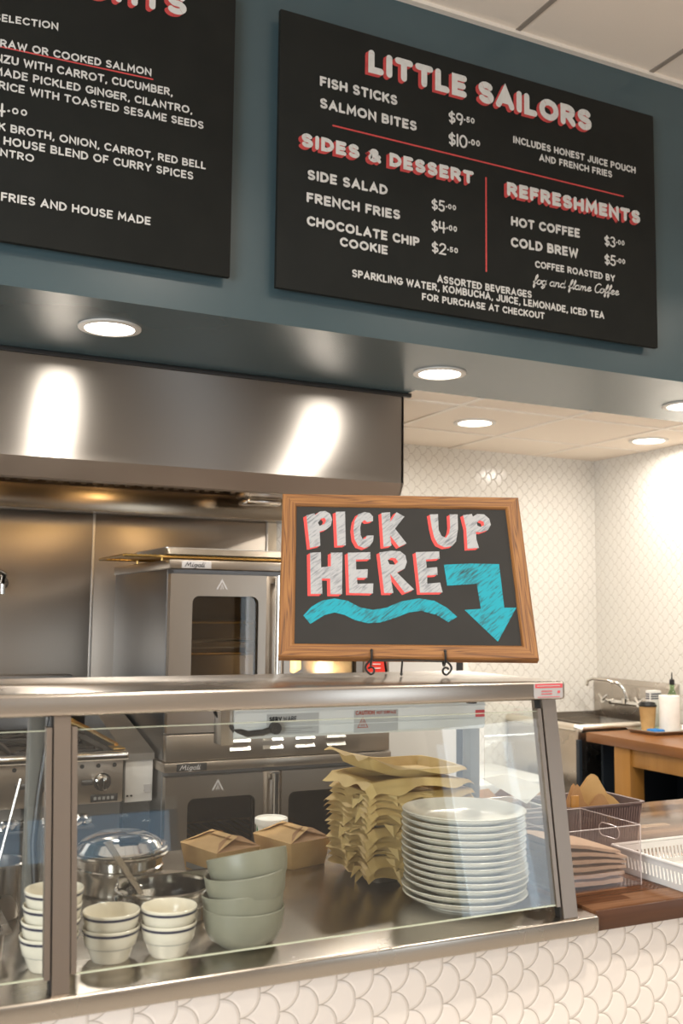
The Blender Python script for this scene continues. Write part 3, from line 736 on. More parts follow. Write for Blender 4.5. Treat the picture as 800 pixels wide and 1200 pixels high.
# gas range at left
t = empty('gas_range', (.3, 3.85, 0), 'steel gas range with knobs and burner grates behind the guard post', 'range')
X0, X1 = -.6, .995
MB().box(X0, X1-.01, 3.90, 4.85, .12, .94, .004).build('body', MT['ovenside'], t)
MB().box(X0, X1+.004, 3.835, 3.90, .945, .975, .008, 3).build('front_rail', MT['polished'], t)
MB().box(X0, X1-.012, 3.86, 3.90, .79, .945, .003).build('control_panel', MT['oven'], t)
b = MB(); b.box(X0, X1, 3.90, 4.85, .94, .955, .003); b.build('top_plate', MT['dark'], t)
for i in range(4):
    for j in range(2):
        cx, cy = -.38+i*.38, 4.13+j*.42
        b = MB(); 
        for k in range(4):
            a = PI/4+PI/2*k; b.tube([(cx+.05*math.cos(a), cy+.05*math.sin(a), .972), (cx+.2*math.cos(a), cy+.2*math.sin(a), .972), (cx+.2*math.cos(a), cy+.2*math.sin(a), .956)], .008, 8)
        b.box(cx-.17, cx+.17, cy-.17, cy-.155, .956, .975, .003).box(cx-.17, cx+.17, cy+.155, cy+.17, .956, .975, .003).box(cx-.17, cx-.155, cy-.17, cy+.17, .956, .975, .003).box(cx+.155, cx+.17, cy-.17, cy+.17, .956, .975, .003)
        b.lathe([(.05, 0), (.05, .012), (.02, .016)], (cx, cy, .955), 20, True, True)
        b.build('burner_grate', MT['iron'], t)
for i in range(6):
    kx = .905-.235*i; z = .868
    kb = MB(); kb.tube([(kx, 3.86, z), (kx, 3.852, z)], .033, 24).tube([(kx, 3.852, z), (kx, 3.822, z)], [.026, .022], 20); kb.box(kx-.006, kx+.006, 3.806, 3.83, z-.024, z+.024, .003)
    kb.build('knob', MT['chrome'], t)
    MB().tube([(kx-.075, 3.8605, z), (kx-.035, 3.8605, z)], .011, 12).build('indicator', MT['dark'], t)
for i in range(16): MB().tube([(.95-.06*i, 3.861, .927), (.95-.06*i, 3.857, .927)], .008, 10).build('vent_hole', MT['dark'], t)
bd = MB().box(.865, .965, 3.857, 3.8605, .795, .822, .001).build('badge', MT['dark'], t)
b = MB(); write(b, 'RANGE', .875, .803, .955, .803, .011, .14, lambda a, c: (a, 3.8565, c)); 
b.bm.free()
b = MB()
for i in range(5): b.box(.876+i*.016, .886+i*.016, 3.8562, 3.857, .803, .814)
b.build('badge_relief', MT['inkgrey'], bd)
for x in (-.5, .9):
    MB().tube([(x, 3.93, 0), (x, 3.93, .79)], .02, 12).build('leg', MT['steel'], t)
b = MB(); b.box(X0, X1-.01, 4.85, 4.93, .5, 1.2, .004); b.build('back_riser', MT['ovenside'], t)
# crumpled foil on the drip tray
q = empty('foil_tray', (.55, 3.92, .73), 'drip tray lined with crumpled foil under the range panel', 'tray')
MB().box(-.2, .87, 3.80, 3.898, .715, .724, .002).build('tray_body', MT['ovenside'], q)
b = MB(); vs = []; fs = []; nx, ny = 60, 8; rn = random.Random(5)
for i in range(nx+1):
    for j in range(ny+1): vs.append((-.19+1.05*i/nx, 3.795+.095*j/ny, .735+rn.uniform(-.010, .022)))
for i in range(nx):
    for j in range(ny): fs.append((i*(ny+1)+j, (i+1)*(ny+1)+j, (i+1)*(ny+1)+j+1, i*(ny+1)+j+1))
b._add(vs, fs).build('foil_liner', MT['foil'], q, ang=10)
# pan handle / tongs on the range
b = MB(); b.tube([(.985, 3.98, .985), (.93, 4.25, 1.02), (.90, 4.40, 1.03)], [.008, .010, .014], 10); b.tube([(.90, 4.40, 1.03), (.895, 4.42, 1.03)], .018, 12); b.box(.955, 1.0, 3.90, 3.99, .976, .982, .002)
tag(b.build('long_handled_scraper', MT['brass']), 'long golden handled scraper lying across the right range corner', 'scraper')
# narrow fryer between range and oven
t = empty('narrow_fryer', (1.07, 3.98, 0), 'narrow pale steel fryer squeezed between range and oven', 'fryer')
MB().box(1.02, 1.128, 4.0, 4.7, .1, .76, .003).build('body', MT['dark'], t)
MB().box(1.02, 1.128, 3.97, 4.0, .765, .925, .003).build('front_panel', MT['cabwhite'], t)
b = MB(); b.prism([(3.96, .925), (3.96, .95), (4.0, .96), (4.66, 1.10), (4.7, 1.10), (4.7, .925)], 1.015, 1.130, lambda a, c, d: (d, a, c)); b.build('sloped_top', MT['alu'], t)
MB().box(1.095, 1.122, 3.966, 3.970, .80, .83).build('badge', MT['stickgrey'], t)
for x in (1.03, 1.045): MB().tube([(x, 3.97, .79), (x, 3.965, .79)], .004, 8).build('bolt', MT['dark'], t)
for x in (1.04, 1.11): MB().tube([(x, 4.05, 0), (x, 4.05, .1)], .015, 10).build('leg', MT['steel'], t)

# white upright cabinet right of oven
t = empty('upright_cabinet', (2.57, 4.3, 0), 'pale upright cabinet standing right of the ovens, partly behind the sign', 'cabinet')
MB().box(2.30, 2.80, 4.36, 4.94, .02, 1.62, .006).build('body', MT['cabwhite'], t)
dr = MB().box(2.302, 2.755, 4.335, 4.358, .05, 1.60, .006).build('door', MT['cabwhite'], t)
MB().box(2.76, 2.80, 4.345, 4.36, .02, 1.62, .002).build('door_gasket', MT['dark'], t)
MB().tube([(2.35, 4.32, .9), (2.35, 4.315, 1.2)], .010, 10).build('handle', MT['polished'], dr)
MB().box(2.803, 2.84, 4.36, 4.94, .0, 1.30, .003).build('side_trim', MT['tbar'], t)
# low white chest against the back wall
t = empty('chest_freezer', (3.15, 4.6, 0), 'low white chest freezer along the back wall behind the plates', 'freezer')
MB().box(2.90, 3.36, 4.35, 4.93, .02, .60, .01).build('body', MT['white'], t)
MB().box(2.89, 3.37, 4.34, 4.935, .605, .66, .012, 3).build('lid', MT['white'], t)

# sink with faucet on the right wall
t = empty('steel_sink', (3.8, 4.6, 0), 'stainless steel sink with tall backsplash in the right corner', 'sink')
SX0, SX1, SY0, SY1 = 3.47, 4.14, 4.30, 4.935
b = MB(); b.box(SX0+.01, SX0+.022, SY0+.01, SY1, .35, .90, .002); b.box(SX0+.022, SX1, SY0+.01, SY0+.02, .35, .90); b.box(SX0+.022, SX1, SY1-.015, SY1, .35, .90); b.box(SX0+.022, SX1, SY0+.02, SY1-.015, .55, .565); b.box(SX0+.3, SX0+.315, SY0+.02, SY1-.015, .55, .9); b.build('basin', MT['steel'], t)
b = MB(); b.tube([(SX0+.02, SY1, .912), (SX0+.02, SY0+.03, .912), (SX0+.03, SY0+.015, .912), (SX1, SY0+.015, .912)], .022, 14); b.build('rolled_rim', new_mat('sink_rim_steel', (.78, .72, .63), .3, 1), t)
b = MB(); b.box(4.118, 4.145, SY0-.03, SY1+.01, .90, 1.10, .004); b.prism([(4.145, 1.13), (4.118, 1.10), (4.145, 1.10)], SY0-.03, SY1+.01, lambda a, c, d: (a, d, c)); b.box(SX0+.25, 4.12, SY1-.005, SY1+.008, .90, .93); b.build('backsplash', MT['steel'], t)
for x in (SX0+.05, 4.08):
    for y in (SY0+.06, SY1-.06): MB().tube([(x, y, 0), (x, y, .4)], .02, 12).build('leg', MT['steel'], t)
q = empty('sink_faucet', (4.1, 4.62, .98), 'chrome two handle faucet with curved spout on the sink backsplash', 'faucet')
b = MB(); b.tube([(4.07, 4.40, 1.0), (4.07, 4.78, 1.0)], .016, 14).tube([(4.1175, 4.46, 1.0), (4.07, 4.46, 1.0)], .022, 14).tube([(4.1175, 4.72, 1.0), (4.07, 4.72, 1.0)], .022, 14); b.build('body', MT['chrome'], q)
b = MB(); b.tube([(4.07, 4.61, 1.0), (4.07, 4.61, 1.03)], .024, 14).tube([(4.07, 4.61, 1.03), (4.065, 4.615, 1.08), (4.045, 4.64, 1.112), (4.01, 4.70, 1.128), (3.965, 4.77, 1.133), (3.95, 4.795, 1.122), (3.945, 4.80, 1.09)], .010, 12); b.build('spout', MT['chrome'], q)
for y in (4.46, 4.76):
    b = MB(); b.tube([(4.06, y, 1.0), (4.03, y, 1.012)], .02, 14).tube([(4.035, y-.035, 1.04), (4.03, y, 1.012), (4.035, y+.035, 1.04)], .009, 10); b.build('handle', MT['chrome'], q)

# wooden table at right
t = empty('wooden_table', (3.8, 3.7, 0), 'wooden prep table with thick top and square pine legs beside the sink', 'table')
TX0, TX1, TY0, TY1 = 3.492, 4.12, 2.7, 4.26
MB().box(TX0, TX1, TY0, TY1, .852, .90, .004).build('tabletop', MT['table'], t)
for y in (TY1-.31, TY0+.04):
    for x in (TX0+.015, TX1-.10): MB().box(x, x+.09, y, y+.115, 0, .852, .004).build('leg', MT['tableleg'], t)
MB().box(TX0+.025, TX0+.05, TY0+.155, TY1-.31, .765, .852, .003).build('apron', MT['tableleg'], t)
MB().box(TX0+.09, TX1-.02, TY1-.025, TY1-.01, .1, .85).box(TX1-.06, TX1-.04, TY0+.1, TY1-.05, .1, .85).box(TX0+.03, TX1-.06, TY0+.1, TY1-.03, .30, .325).build('inner_panel', MT['navypanel'], t)
MB().box(TX0-.04, TX0-.022, TY1+.005, TY1+.03, .1, .86).build('back_stile', MT['navypanel'], t)
b = MB(); b.tube([(3.72, 3.60, .376), (3.72, 3.74, .376)], .05, 18)
q = tag(b.build('storage_jar', MT['white']), 'white jar with blue band lying on the shelf under the table', 'jar')
MB().tube([(3.72, 3.58, .376), (3.72, 3.61, .376)], .045, 18).build('blue_cap', new_mat('blue_cap_plastic', (.05, .28, .5), .4), q)
# things on the wooden table
pan('sheet_pan', 3.90, 4.09, .9005, .20, .112, .020, 'baking sheet on the wooden table under the cup and paper roll', 'baking sheet')
TC, TR, TB = (3.805, 4.145, .903), (3.865, 4.052, .903), (3.985, 4.155, .903)
q = empty('coffee_cup', TC, 'kraft paper coffee cup with black lid on the table tray', 'cup')
MB().lathe([(.031, 0), (.032, .001), (.043, .128), (.044, .13)], TC, 32, True, True).build('cup_body', MT['kraft'], q)
MB().lathe([(.045, .128), (.046, .132), (.045, .138), (.041, .140), (.038, .149), (.035, .150), (.033, .145), (.001, .144)], TC, 32, False, False).build('lid', MT['black'], q)
q = empty('paper_towel_roll', TR, 'white paper towel roll standing on the table tray', 'paper towel')
MB().lathe([(.051, 0), (.052, .004), (.052, .186), (.050, .19), (.020, .19), (.019, .185)], TR, 40, True, False).build('paper', MT['paperw'], q)
MB().lathe([(.019, .12), (.019, .1895), (.016, .1895), (.016, .12)], TR, 20, True, False).build('core', MT['kraft'], q)
q = empty('sponge', (3.756, 4.04, .903), 'bright blue sponge on the edge of the table tray', 'sponge')
MB().box(3.722, 3.790, 4.002, 4.070, .903, .928, .008, 3).build('sponge_block', new_mat('blue_sponge', (.01, .15, .42), .8), q)
q = empty('oil_bottle', TB, 'green glass bottle with pourer behind the paper towel roll', 'bottle')
MB().lathe([(.028, 0), (.030, .005), (.030, .17), (.012, .21), (.011, .235)], TB, 24, True, True).build('glass', clear('green_bottle_glass', (.55, .72, .5), .06, haze=.1, hcol=(.3, .4, .25)), q)
MB().lathe([(.012, .235), (.014, .24), (.013, .262), (.004, .266), (.003, .30)], TB, 14, True, True).build('pourer', MT['black'], q)
q = empty('wipes_pack', (3.925, 4.23, .9005), 'white pack with blue stripes on the table behind the cup', 'packet')
MB().box(3.885, 3.965, 4.212, 4.250, .9005, 1.105, .006).build('pack', MT['white'], q)
b = MB()
for i in range(3): b.box(3.8835, 3.885, 4.218, 4.244, 1.06+i*.012, 1.066+i*.012).box(3.890, 3.960, 4.2105, 4.212, 1.06+i*.012, 1.066+i*.012)
b.build('stripe', MT['navy'], q)

# ================================================================== COUNTER
t = empty('serving_counter', (1.2, 2.1, 0), 'serving counter base faced with pale fish scale tiles', 'counter')
MB().box(-1.0, 3.3, 1.715, 1.735, 0, .864).build('tiled_front', MT['tile_front'], t)
MB().box(-1.0, 3.3, 1.735, 2.50, .05, .862).build('cabinet_body', MT['dark'], t)
t = empty('steel_worktop', (.3, 2.1, .865), 'stainless steel worktop with rounded front edge under the sneeze guard', 'worktop')
MB().box(-1.0, 1.403, 1.675, 2.56, .8655, .90, .006, 3).build('top', MT['deck'], t)
t = empty('wood_worktop', (2.3, 2.1, .865), 'butcher block wooden worktop right of the sneeze guard', 'worktop')
MB().box(1.405, 3.3, 1.692, 2.585, .8655, .905, .002).build('top', MT['butcher'], t)
MB().box(1.405, 3.3, 1.687, 1.692, .8655, .9045, .0015).build('front_edge', mottled('dark_edge_wood', (.060, .023, .010), (.085, .034, .015), 5, .35, stretch=(1, 14, 14)), t)['label'] = 'dark front edge strip'  # thin edge strip coloured darker than the block

# sneeze guard
YG = lambda z: 1.69+(z-.9)*(.062/.404)       # the slanted glass plane
t = empty('sneeze_guard', (.4, 1.9, .9), 'slanted glass sneeze guard with steel shelf and posts on the counter', 'sneeze guard')
MB().box(-1.0, 1.377, 1.742, 2.135, 1.324, 1.363, .0075, 3).build('shelf', MT['steel'], t)
def slant(b, x0, x1, z0, z1, d0, d1, bev=0):
    p = []
    for z in (z0, z1):
        y = YG(z)
        p += [(x0, y+d0, z), (x1, y+d0, z), (x1, y+d1, z), (x0, y+d1, z)]
    return b.hexa(p)
for i, (a, c) in enumerate(((.328, .3555), (1.322, 1.3565), (-.69, -.66))):
    b = MB(); slant(b, a, c, .9003, 1.3238, -.004, .034)
    p = b.build('front_post', MT['post'], t)
    b = MB()
    if i != 2: slant(b, a-.0115, a-.0025, .922, 1.306, -.0005, .016)
    if i == 0: slant(b, c+.0025, c+.0115, .926, 1.306, -.0005, .016)
    b.build('glass_channel', MT['post'], p)
    b = MB(); slant(b, a-.003, a+.0, .9003, 1.3238, .004, .02)
    b.build('rubber_seal', MT['dark'], p)
for a, c, y_ in ((.333, .361, 2.01), (1.350, 1.3765, 2.065), (-.69, -.66, 2.01)):
    MB().box(a, c, y_, y_+.035, .9003, 1.3238, .002).build('rear_post', MT['greypost'], t)
for a, c in ((-.655, .318), (.365, 1.312)):
    b = MB(); slant(b, a, c, .925, 1.300, .003, .009); g = b.build('glass_pane', MT['glass'], t)
    b = MB(); slant(b, a, c, 1.300, 1.3012, .003, .009); slant(b, a, c, .9238, .925, .003, .009); b.build('polished_edge', MT['glassedge'], g)
b = MB(); b._add([(1.345, YG(.905)+.04, .905), (1.345, 2.0, .905), (1.345, 2.0, 1.30), (1.345, YG(1.30)+.04, 1.30), (1.350, YG(.905)+.04, .905), (1.350, 2.005, .905), (1.350, 2.005, 1.30), (1.350, YG(1.30)+.04, 1.30)],
    [(0, 1, 2, 3), (7, 6, 5, 4), (0, 4, 5, 1), (1, 5, 6, 2), (2, 6, 7, 3), (3, 7, 4, 0)]); b.build('end_pane', MT['glass'], t)
# maker's sticker on the shelf's right end
ys = 1.7415
b = MB(); b.prism([(x-0, z) for x, z, _ in rrect(.037, .0155, .004, 0, 3, (1.331, 1.3435))], ys, ys-.0006, lambda a, c, d: (a, d, c)); st = b.build('sticker', MT['stickgrey'], t)
b = MB(); b.box(1.297, 1.367, ys-.0010, ys-.0006, 1.3490, 1.3575); b.build('sticker_band', MT['stickred'], st)
b = MB(); f = lambda a, c: (a, ys-.0014, c)
for i in range(9): ribbon(b, [(1.302+i*.0066, 1.3533), (1.3065+i*.0066, 1.3533)], .0009, f)
b.build('band_lettering', MT['stickpale'], st)
b = MB()
for zz in (1.3425, 1.337):
    for i in range(8): ribbon(b, [(1.313+i*.0034, zz), (1.3150+i*.0034, zz)], .0010, f)
ribbon(b, [(1.303, 1.3305), (1.36, 1.3305)], .0006, f); b.box(1.354, 1.360, ys-.0014, ys-.0008, 1.338, 1.343); b.build('sticker_lettering', MT['stickred'], st)
for x in (1.18,):
    MB().tube([(x, 1.80, 1.3245), (x, 1.80, 1.317)], .011, 12).build('shelf_bolt', MT['dark'], t)
MB().tube([(1.318, YG(1.27)+.002, 1.27), (1.318, YG(1.27)+.014, 1.27)], .006, 10).build('glass_screw', MT['dark'], t)

# heat lamp bar under the shelf
t = empty('strip_heater', (1.0, 1.97, 1.246), 'grey strip heater with caution stickers hung under the guard shelf', 'strip heater')
b = MB(); b.prism([(1.945, 1.323), (1.945, 1.252), (1.951, 1.246), (2.0, 1.246), (2.0, 1.323)], .716, 1.310, lambda a, c, d: (d, a, c)); bd = b.build('housing', MT['greybar'], t)
MB().box(.716, 1.312, 1.9425, 1.945, 1.296, 1.299).box(.716, 1.312, 1.943, 1.945, 1.268, 1.2695).build('housing_rib', MT['greybar'], t)
yb = 1.9445; f = lambda a, c: (a, yb-.0012, c)
s1 = MB().box(.785, .90, yb-.0006, yb, 1.272, 1.294).build('data_label', MT['stickpale'], t)
b = MB(); write(b, 'SERV', .790, 1.2795, .817, 1.2795, .0095, .26, f); write(b, 'WARE', .820, 1.2795, .850, 1.2795, .0095, .17, f); b.build('label_lettering', MT['ink'], s1)
s3 = MB().box(.785, .90, yb-.0006, yb, 1.252, 1.271).build('instruction_label', MT['stickpale'], t)
b = MB()
for i, (a, c) in enumerate(((.79, .89), (.79, .885), (.79, .86), (.79, .892))): ribbon(b, [(a, 1.268-.004*i), (c, 1.268-.004*i)], .0005, f)
b.build('label_lettering', MT['inkgrey'], s3)
s2 = MB().box(.982, 1.087, yb-.0006, yb, 1.250, 1.298).build('caution_label', MT['stickpale'], t)
b = MB(); write(b, 'CAUTION', .985, 1.286, 1.030, 1.286, .009, .22, f); write(b, 'HOT SURFACE', 1.035, 1.2865, 1.082, 1.2865, .0065, .18, f)
b2 = [(.99, 1.260), (1.002, 1.281), (1.014, 1.260), (.99, 1.260)]; ribbon(b, b2, .0008, f); ribbon(b, [(.998, 1.263), (1.0, 1.271)], .0007, f); ribbon(b, [(1.002, 1.263), (1.003, 1.273)], .0007, f); ribbon(b, [(1.006, 1.263), (1.005, 1.270)], .0007, f)
b.build('caution_lettering', MT['cautred'], s2)
s4 = MB().box(1.285, 1.309, yb-.0006, yb, 1.272, 1.287).build('red_reflection_patch', MT['stickred'], t)  # red patch painted on for the shelf sticker's reflection
MB().tube([(.800, 1.935, 1.268), (.775, 1.94, 1.259), (.745, 1.945, 1.257), (.72, 1.95, 1.265), (.70, 1.96, 1.280), (.692, 1.985, 1.298), (.69, 1.99, 1.3225)], .0065, 10).build('power_cord', MT['black'], t)
MB().tube([(.80, 1.943, 1.267), (.80, 1.93, 1.267)], .012, 12).build('cord_gland', MT['black'], t)
MB().box(.69, .718, 1.95, 1.995, 1.235, 1.322, .003).build('end_bracket', MT['oven'], t)
b = MB(); b.tube([(.372, 1.998, 1.323), (.366, 1.998, 1.27), (.352, 1.998, 1.16), (.345, 1.998, 1.07), (.352, 1.998, .98), (.350, 1.998, .925), (.335, 1.985, .9085)], .0065, 10)
tag(b.build('power_cord', MT['black']), 'black power cord running down the left rear guard post', 'cord')

# ================================================================== PICK UP HERE SIGN
SO = Vector((1.1186, 1.95, 1.4036)); SU = Vector((.9173, -.3982, -.0016)).normalized(); SV = Vector((.1885, .4307, .8826)); SV = (SV-SU*SV.dot(SU)).normalized(); SN = SU.cross(SV)
sg = empty('pickup_sign', SO, 'wood framed chalkboard sign reading PICK UP HERE with turquoise arrow', 'sign')
SM = Matrix(((SU.x, SV.x, SN.x, SO.x), (SU.y, SV.y, SN.y, SO.y), (SU.z, SV.z, SN.z, SO.z), (0, 0, 0, 1)))
SW, SH, SF = .5702, .4309, .0351
MB().box(-SW/2+.02, SW/2-.02, .02, SH-.02, -.014, -.006).build('slate', MT['chalkpanel'], sg, local=True)
def rail(L, loc, rz):
    h = L/2; b = MB(); p = [(-h, 0), (h, 0), (h-SF, SF), (-h+SF, SF)]
    prof = [(0, -.020), (0, -.003), (.003, 0), (SF-.006, 0), (SF-.002, -.003), (SF, -.008), (SF, -.020)]
    rings = [[(sx*(h-y), y, z) for y, z in prof] for sx in (-1, 1)]
    b.ring_loft(rings); o = b.build('frame_rail', MT['oak'], sg, local=True); o.location = loc; o.rotation_euler = (0, 0, rz); return o
rail(SW, (0, 0, 0), 0); rail(SW, (0, SH, 0), PI); rail(SH, (SW/2, SH/2, 0), PI/2); rail(SH, (-SW/2, SH/2, 0), -PI/2)
CH = {
'P':([(-0.2277,0.371),(-0.2083,0.3777),(-0.2065,0.3722),(-0.1959,0.3826),(-0.1824,0.3846),(-0.1711,0.3772),(-0.1662,0.3611),(-0.1695,0.3434),(-0.18,0.3323),(-0.1958,0.3262),(-0.1944,0.2871),(-0.2183,0.2806)],[(-0.2001,0.3512),(-0.1923,0.3628),(-0.1846,0.365),(-0.1807,0.3579),(-0.1846,0.3481),(-0.1959,0.3421)]),
'I':([(-0.1579,0.3825),(-0.1355,0.3838),(-0.1349,0.2894),(-0.1548,0.2878)],None),
'C':([(-0.0693,0.3579),(-0.0692,0.3715),(-0.0768,0.3811),(-0.0899,0.3834),(-0.1043,0.3763),(-0.1132,0.3571),(-0.1165,0.3318),(-0.1141,0.3062),(-0.1061,0.2882),(-0.0916,0.2823),(-0.0792,0.2879),(-0.0708,0.3016),(-0.069,0.3177),(-0.0855,0.317),(-0.0882,0.3083),(-0.0952,0.3073),(-0.0995,0.3176),(-0.1001,0.3405),(-0.097,0.3532),(-0.0897,0.3609),(-0.0835,0.3547)],None),
'K':([(-0.049,0.3817),(-0.0278,0.3842),(-0.0278,0.3579),(-0.0125,0.3845),(0.0059,0.3721),(-0.0179,0.3378),(0.0078,0.2968),(-0.0105,0.287),(-0.0303,0.3188),(-0.0278,0.29),(-0.0468,0.2864)],None),
'H':([(-0.2182,0.2676),(-0.193,0.2696),(-0.1923,0.2287),(-0.17,0.2323),(-0.1698,0.2684),(-0.1428,0.2697),(-0.1451,0.1591),(-0.1714,0.1587),(-0.1719,0.1994),(-0.1906,0.1992),(-0.1896,0.1592),(-0.2158,0.1588)],None),
'E':([(-0.1307,0.2691),(-0.0779,0.2716),(-0.0784,0.2526),(-0.112,0.2508),(-0.1118,0.2241),(-0.085,0.2257),(-0.0866,0.2027),(-0.1105,0.2024),(-0.1098,0.1867),(-0.0733,0.1881),(-0.075,0.162),(-0.1288,0.1624)],None),
'R':([(-0.0571,0.2711),(-0.0291,0.2765),(-0.0082,0.2752),(0.0035,0.2641),(0.0061,0.2459),(0.0002,0.2286),(-0.0182,0.2176),(0.0191,0.1739),(-0.0021,0.1643),(-0.0341,0.2146),(-0.0286,0.1639),(-0.0493,0.1636)],[(-0.0383,0.2504),(-0.0298,0.2574),(-0.0194,0.2556),(-0.0146,0.2464),(-0.0218,0.2387),(-0.0346,0.2393)]),
'E2':([(0.0276,0.2734),(0.0829,0.2764),(0.0831,0.2565),(0.0509,0.2535),(0.0513,0.2307),(0.0757,0.2339),(0.0754,0.2132),(0.0512,0.2108),(0.05,0.1892),(0.08,0.1928),(0.0841,0.1671),(0.0323,0.1656)],None),
'U':([(0.067,0.3797),(0.0868,0.3809),(0.0857,0.3356),(0.0917,0.319),(0.1019,0.3142),(0.1099,0.3276),(0.1136,0.3445),(0.1147,0.3806),(0.1341,0.381),(0.1322,0.3406),(0.1249,0.3051),(0.1144,0.2913),(0.0966,0.2877),(0.0814,0.296),(0.0737,0.3145),(0.0695,0.3437)],None),
'P2':([(0.1469,0.3791),(0.1687,0.3829),(0.1703,0.3753),(0.1821,0.3832),(0.1982,0.3822),(0.2096,0.3696),(0.2116,0.3527),(0.2031,0.3377),(0.1865,0.3311),(0.1742,0.3322),(0.1735,0.3121),(0.1774,0.2874),(0.1502,0.2849),(0.1518,0.341)],[(0.1781,0.3575),(0.1859,0.3653),(0.1952,0.3608),(0.1954,0.3511),(0.1861,0.3463),(0.1792,0.3499)]),
'arrow':([(0.0917,0.2405),(0.1511,0.2447),(0.2208,0.2443),(0.2216,0.1298),(0.2492,0.1302),(0.1988,0.0444),(0.1305,0.1229),(0.168,0.1261),(0.164,0.1909),(0.0956,0.1848)],None),
'wave':([(-0.2318,0.1037),(-0.2137,0.1265),(-0.1908,0.1418),(-0.162,0.1481),(-0.1332,0.1426),(-0.1047,0.1261),(-0.0762,0.12),(-0.0472,0.1256),(-0.0119,0.1424),(0.0291,0.1509),(0.0636,0.1454),(0.0915,0.1275),(0.113,0.1051),(0.0919,0.0913),(0.0672,0.109),(0.0332,0.1189),(0.0041,0.1146),(-0.0252,0.1013),(-0.0599,0.0887),(-0.0885,0.0864),(-0.1168,0.0937),(-0.1394,0.1062),(-0.1622,0.1124),(-0.1851,0.1056),(-0.2163,0.0829)],None),
}
def filled(b, key, z, dx=0, dy=0):
    outer, hole = CH[key]; t_ = bmesh.new(); ed = []
    for loop in (outer, hole):
        if not loop: continue
        vs = [t_.verts.new((x+dx, y+dy, z)) for x, y in loop]
        ed += [t_.edges.new((vs[i], vs[(i+1) % len(vs)])) for i in range(len(vs))]
    bmesh.ops.triangle_fill(t_, use_beauty=True, use_dissolve=False, edges=ed, normal=(0, 0, 1))
    b._merge(t_)
hb, sb, ab, vb = MB(), MB(), MB(), MB()
for k in ('P', 'I', 'C', 'K', 'H', 'E', 'R', 'E2', 'U', 'P2'):
    filled(hb, k, -.0052); filled(sb, k, -.0058, -.0070, -.0050); filled(sb, k, -.00575, -.0035, -.0025)
filled(ab, 'arrow', -.0054); filled(vb, 'wave', -.0054)
o = hb.build('lettering', MT['chalkwhite'], sg, local=True); o['label'] = 'white chalk words PICK UP HERE'
o = sb.build('lettering_shadow', MT['chalkred'], sg, local=True); o['label'] = 'red shadow behind the chalk letters'
ab.build('arrow', MT['chalkblue'], sg, local=True); vb.build('wave', MT['chalkblue'], sg, local=True)
sg.matrix_world = SM
# wrought iron easel
def S(x, y, z=0): return SM @ Vector((x, y, z))
es = empty('iron_easel', (SO.x, SO.y+.03, 1.363), 'black wrought iron easel holding the chalkboard sign', 'easel')
ZS = 1.3675
for x in (-.083, .078):
    s = 1 if x > 0 else -1
    top = S(x, .014, .006); b = MB(); b.tube([top, S(x, .004, .007), S(x, -.006, .004), S(x, -.008, -.01), S(x, -.006, -.025)], .0026, 8)
    b.lathe([(.001, -.004), (.004, 0), (.001, .004)], top, 10, False); b.build('hook', MT['iron'], es)
    foot = S(x, -.006, .002); pts = []
    base = Vector((foot.x, foot.y, foot.z))
    for i in range(25):      # scroll: from the hook down, out, and curling back in
        u = i/24; 
        if u < .55:
            k = u/.55; px = .013*math.sin(k*PI*.95); pz = (base.z-.0)*(1-k)+ZS*k
        else:
            k = (u-.55)/.45; a = -PI/2-k*PI*1.35; rr = .0095*(1-.45*k); px = .002+rr*math.cos(a)*1.0; pz = ZS+.0098+rr*math.sin(a)
        pts.append(base+SU*(s*px)+Vector((0, 0, pz-base.z)))
    MB().tube(pts, .0024, 8).build('scroll_foot', MT['iron'], es)
    MB().tube([S(x, -.006, -.025), S(x*.8, .12, -.027), S(x*.45, .26, -.027), S(0, .34, -.027)], .003, 8).build('upright', MT['iron'], es)
b = MB(); b.tube([S(-.083, -.006, -.004), S(-.045, -.004, -.004), S(0, -.0032, -.004), S(.04, -.0045, -.004), S(.078, -.006, -.004)], .0018, 8); b.build('cross_bar', MT['iron'], es)
e0 = S(-.015, -.003, -.01); b = MB(); b.tube([S(0, .30, -.026), S(-.005, .12, -.05), e0+Vector((.01, .10, -.0)), Vector((e0.x+.02, e0.y+.11, ZS))], .0028, 8)
b.tube([e0, Vector((e0.x, e0.y+.004, ZS+.004))], .0022, 8).lathe([(.001, -.004), (.004, 0), (.001, .004)], (e0.x, e0.y+.004, ZS+.001), 10, False); b.build('rear_leg', MT['iron'], es)

# ================================================================== ON THE DECK
ZD = .9004
# cream cups with blue band
def cup_parts(t):
    pr = [(.0, .003), (.026, .003), (.027, .0), (.031, .0), (.034, .005), (.040, .022), (.0432, .026), (.0462, .038), (.0488, .052), (.0492, .055), (.0482, .0563), (.047, .055), (.0445, .038), (.040, .024), (.03, .007), (.0, .006)]
    pr = [(max(r, .0005), z) for r, z in pr]
    MB().lathe(pr, (0, 0, 0), 44, False).build('cup_body', MT['cream'], t, local=True)
    MB().lathe([(.0482, .0470), (.0492, .0515)], (0, 0, 0), 44, False).build('blue_band', MT['navy'], t, local=True)
    MB().lathe([(.0434, .0255), (.0438, .0264)], (0, 0, 0), 44, False).build('thin_line', MT['inkgrey'], t, local=True)
cup0 = empty('soup_cup', (0, 0, 0), 'x', 'cup', 'cream cups with blue bands'); cup_parts(cup0)
def place_cup(first, x, y, z, rz, lab):
    if first: cup0.location = (x, y, z); cup0['label'] = lab; return cup0
    return dup(cup0, (x, y, z), rz, lab)
pos = ['bottom', 'second from the bottom', 'third from the bottom', 'topmost']
for i in range(4): place_cup(i == 0, .346+.002*i, 1.820, ZD+.0245*i, .3*i, 'cream blue banded cup %s in the tall stack beside the guard post' % pos[i])
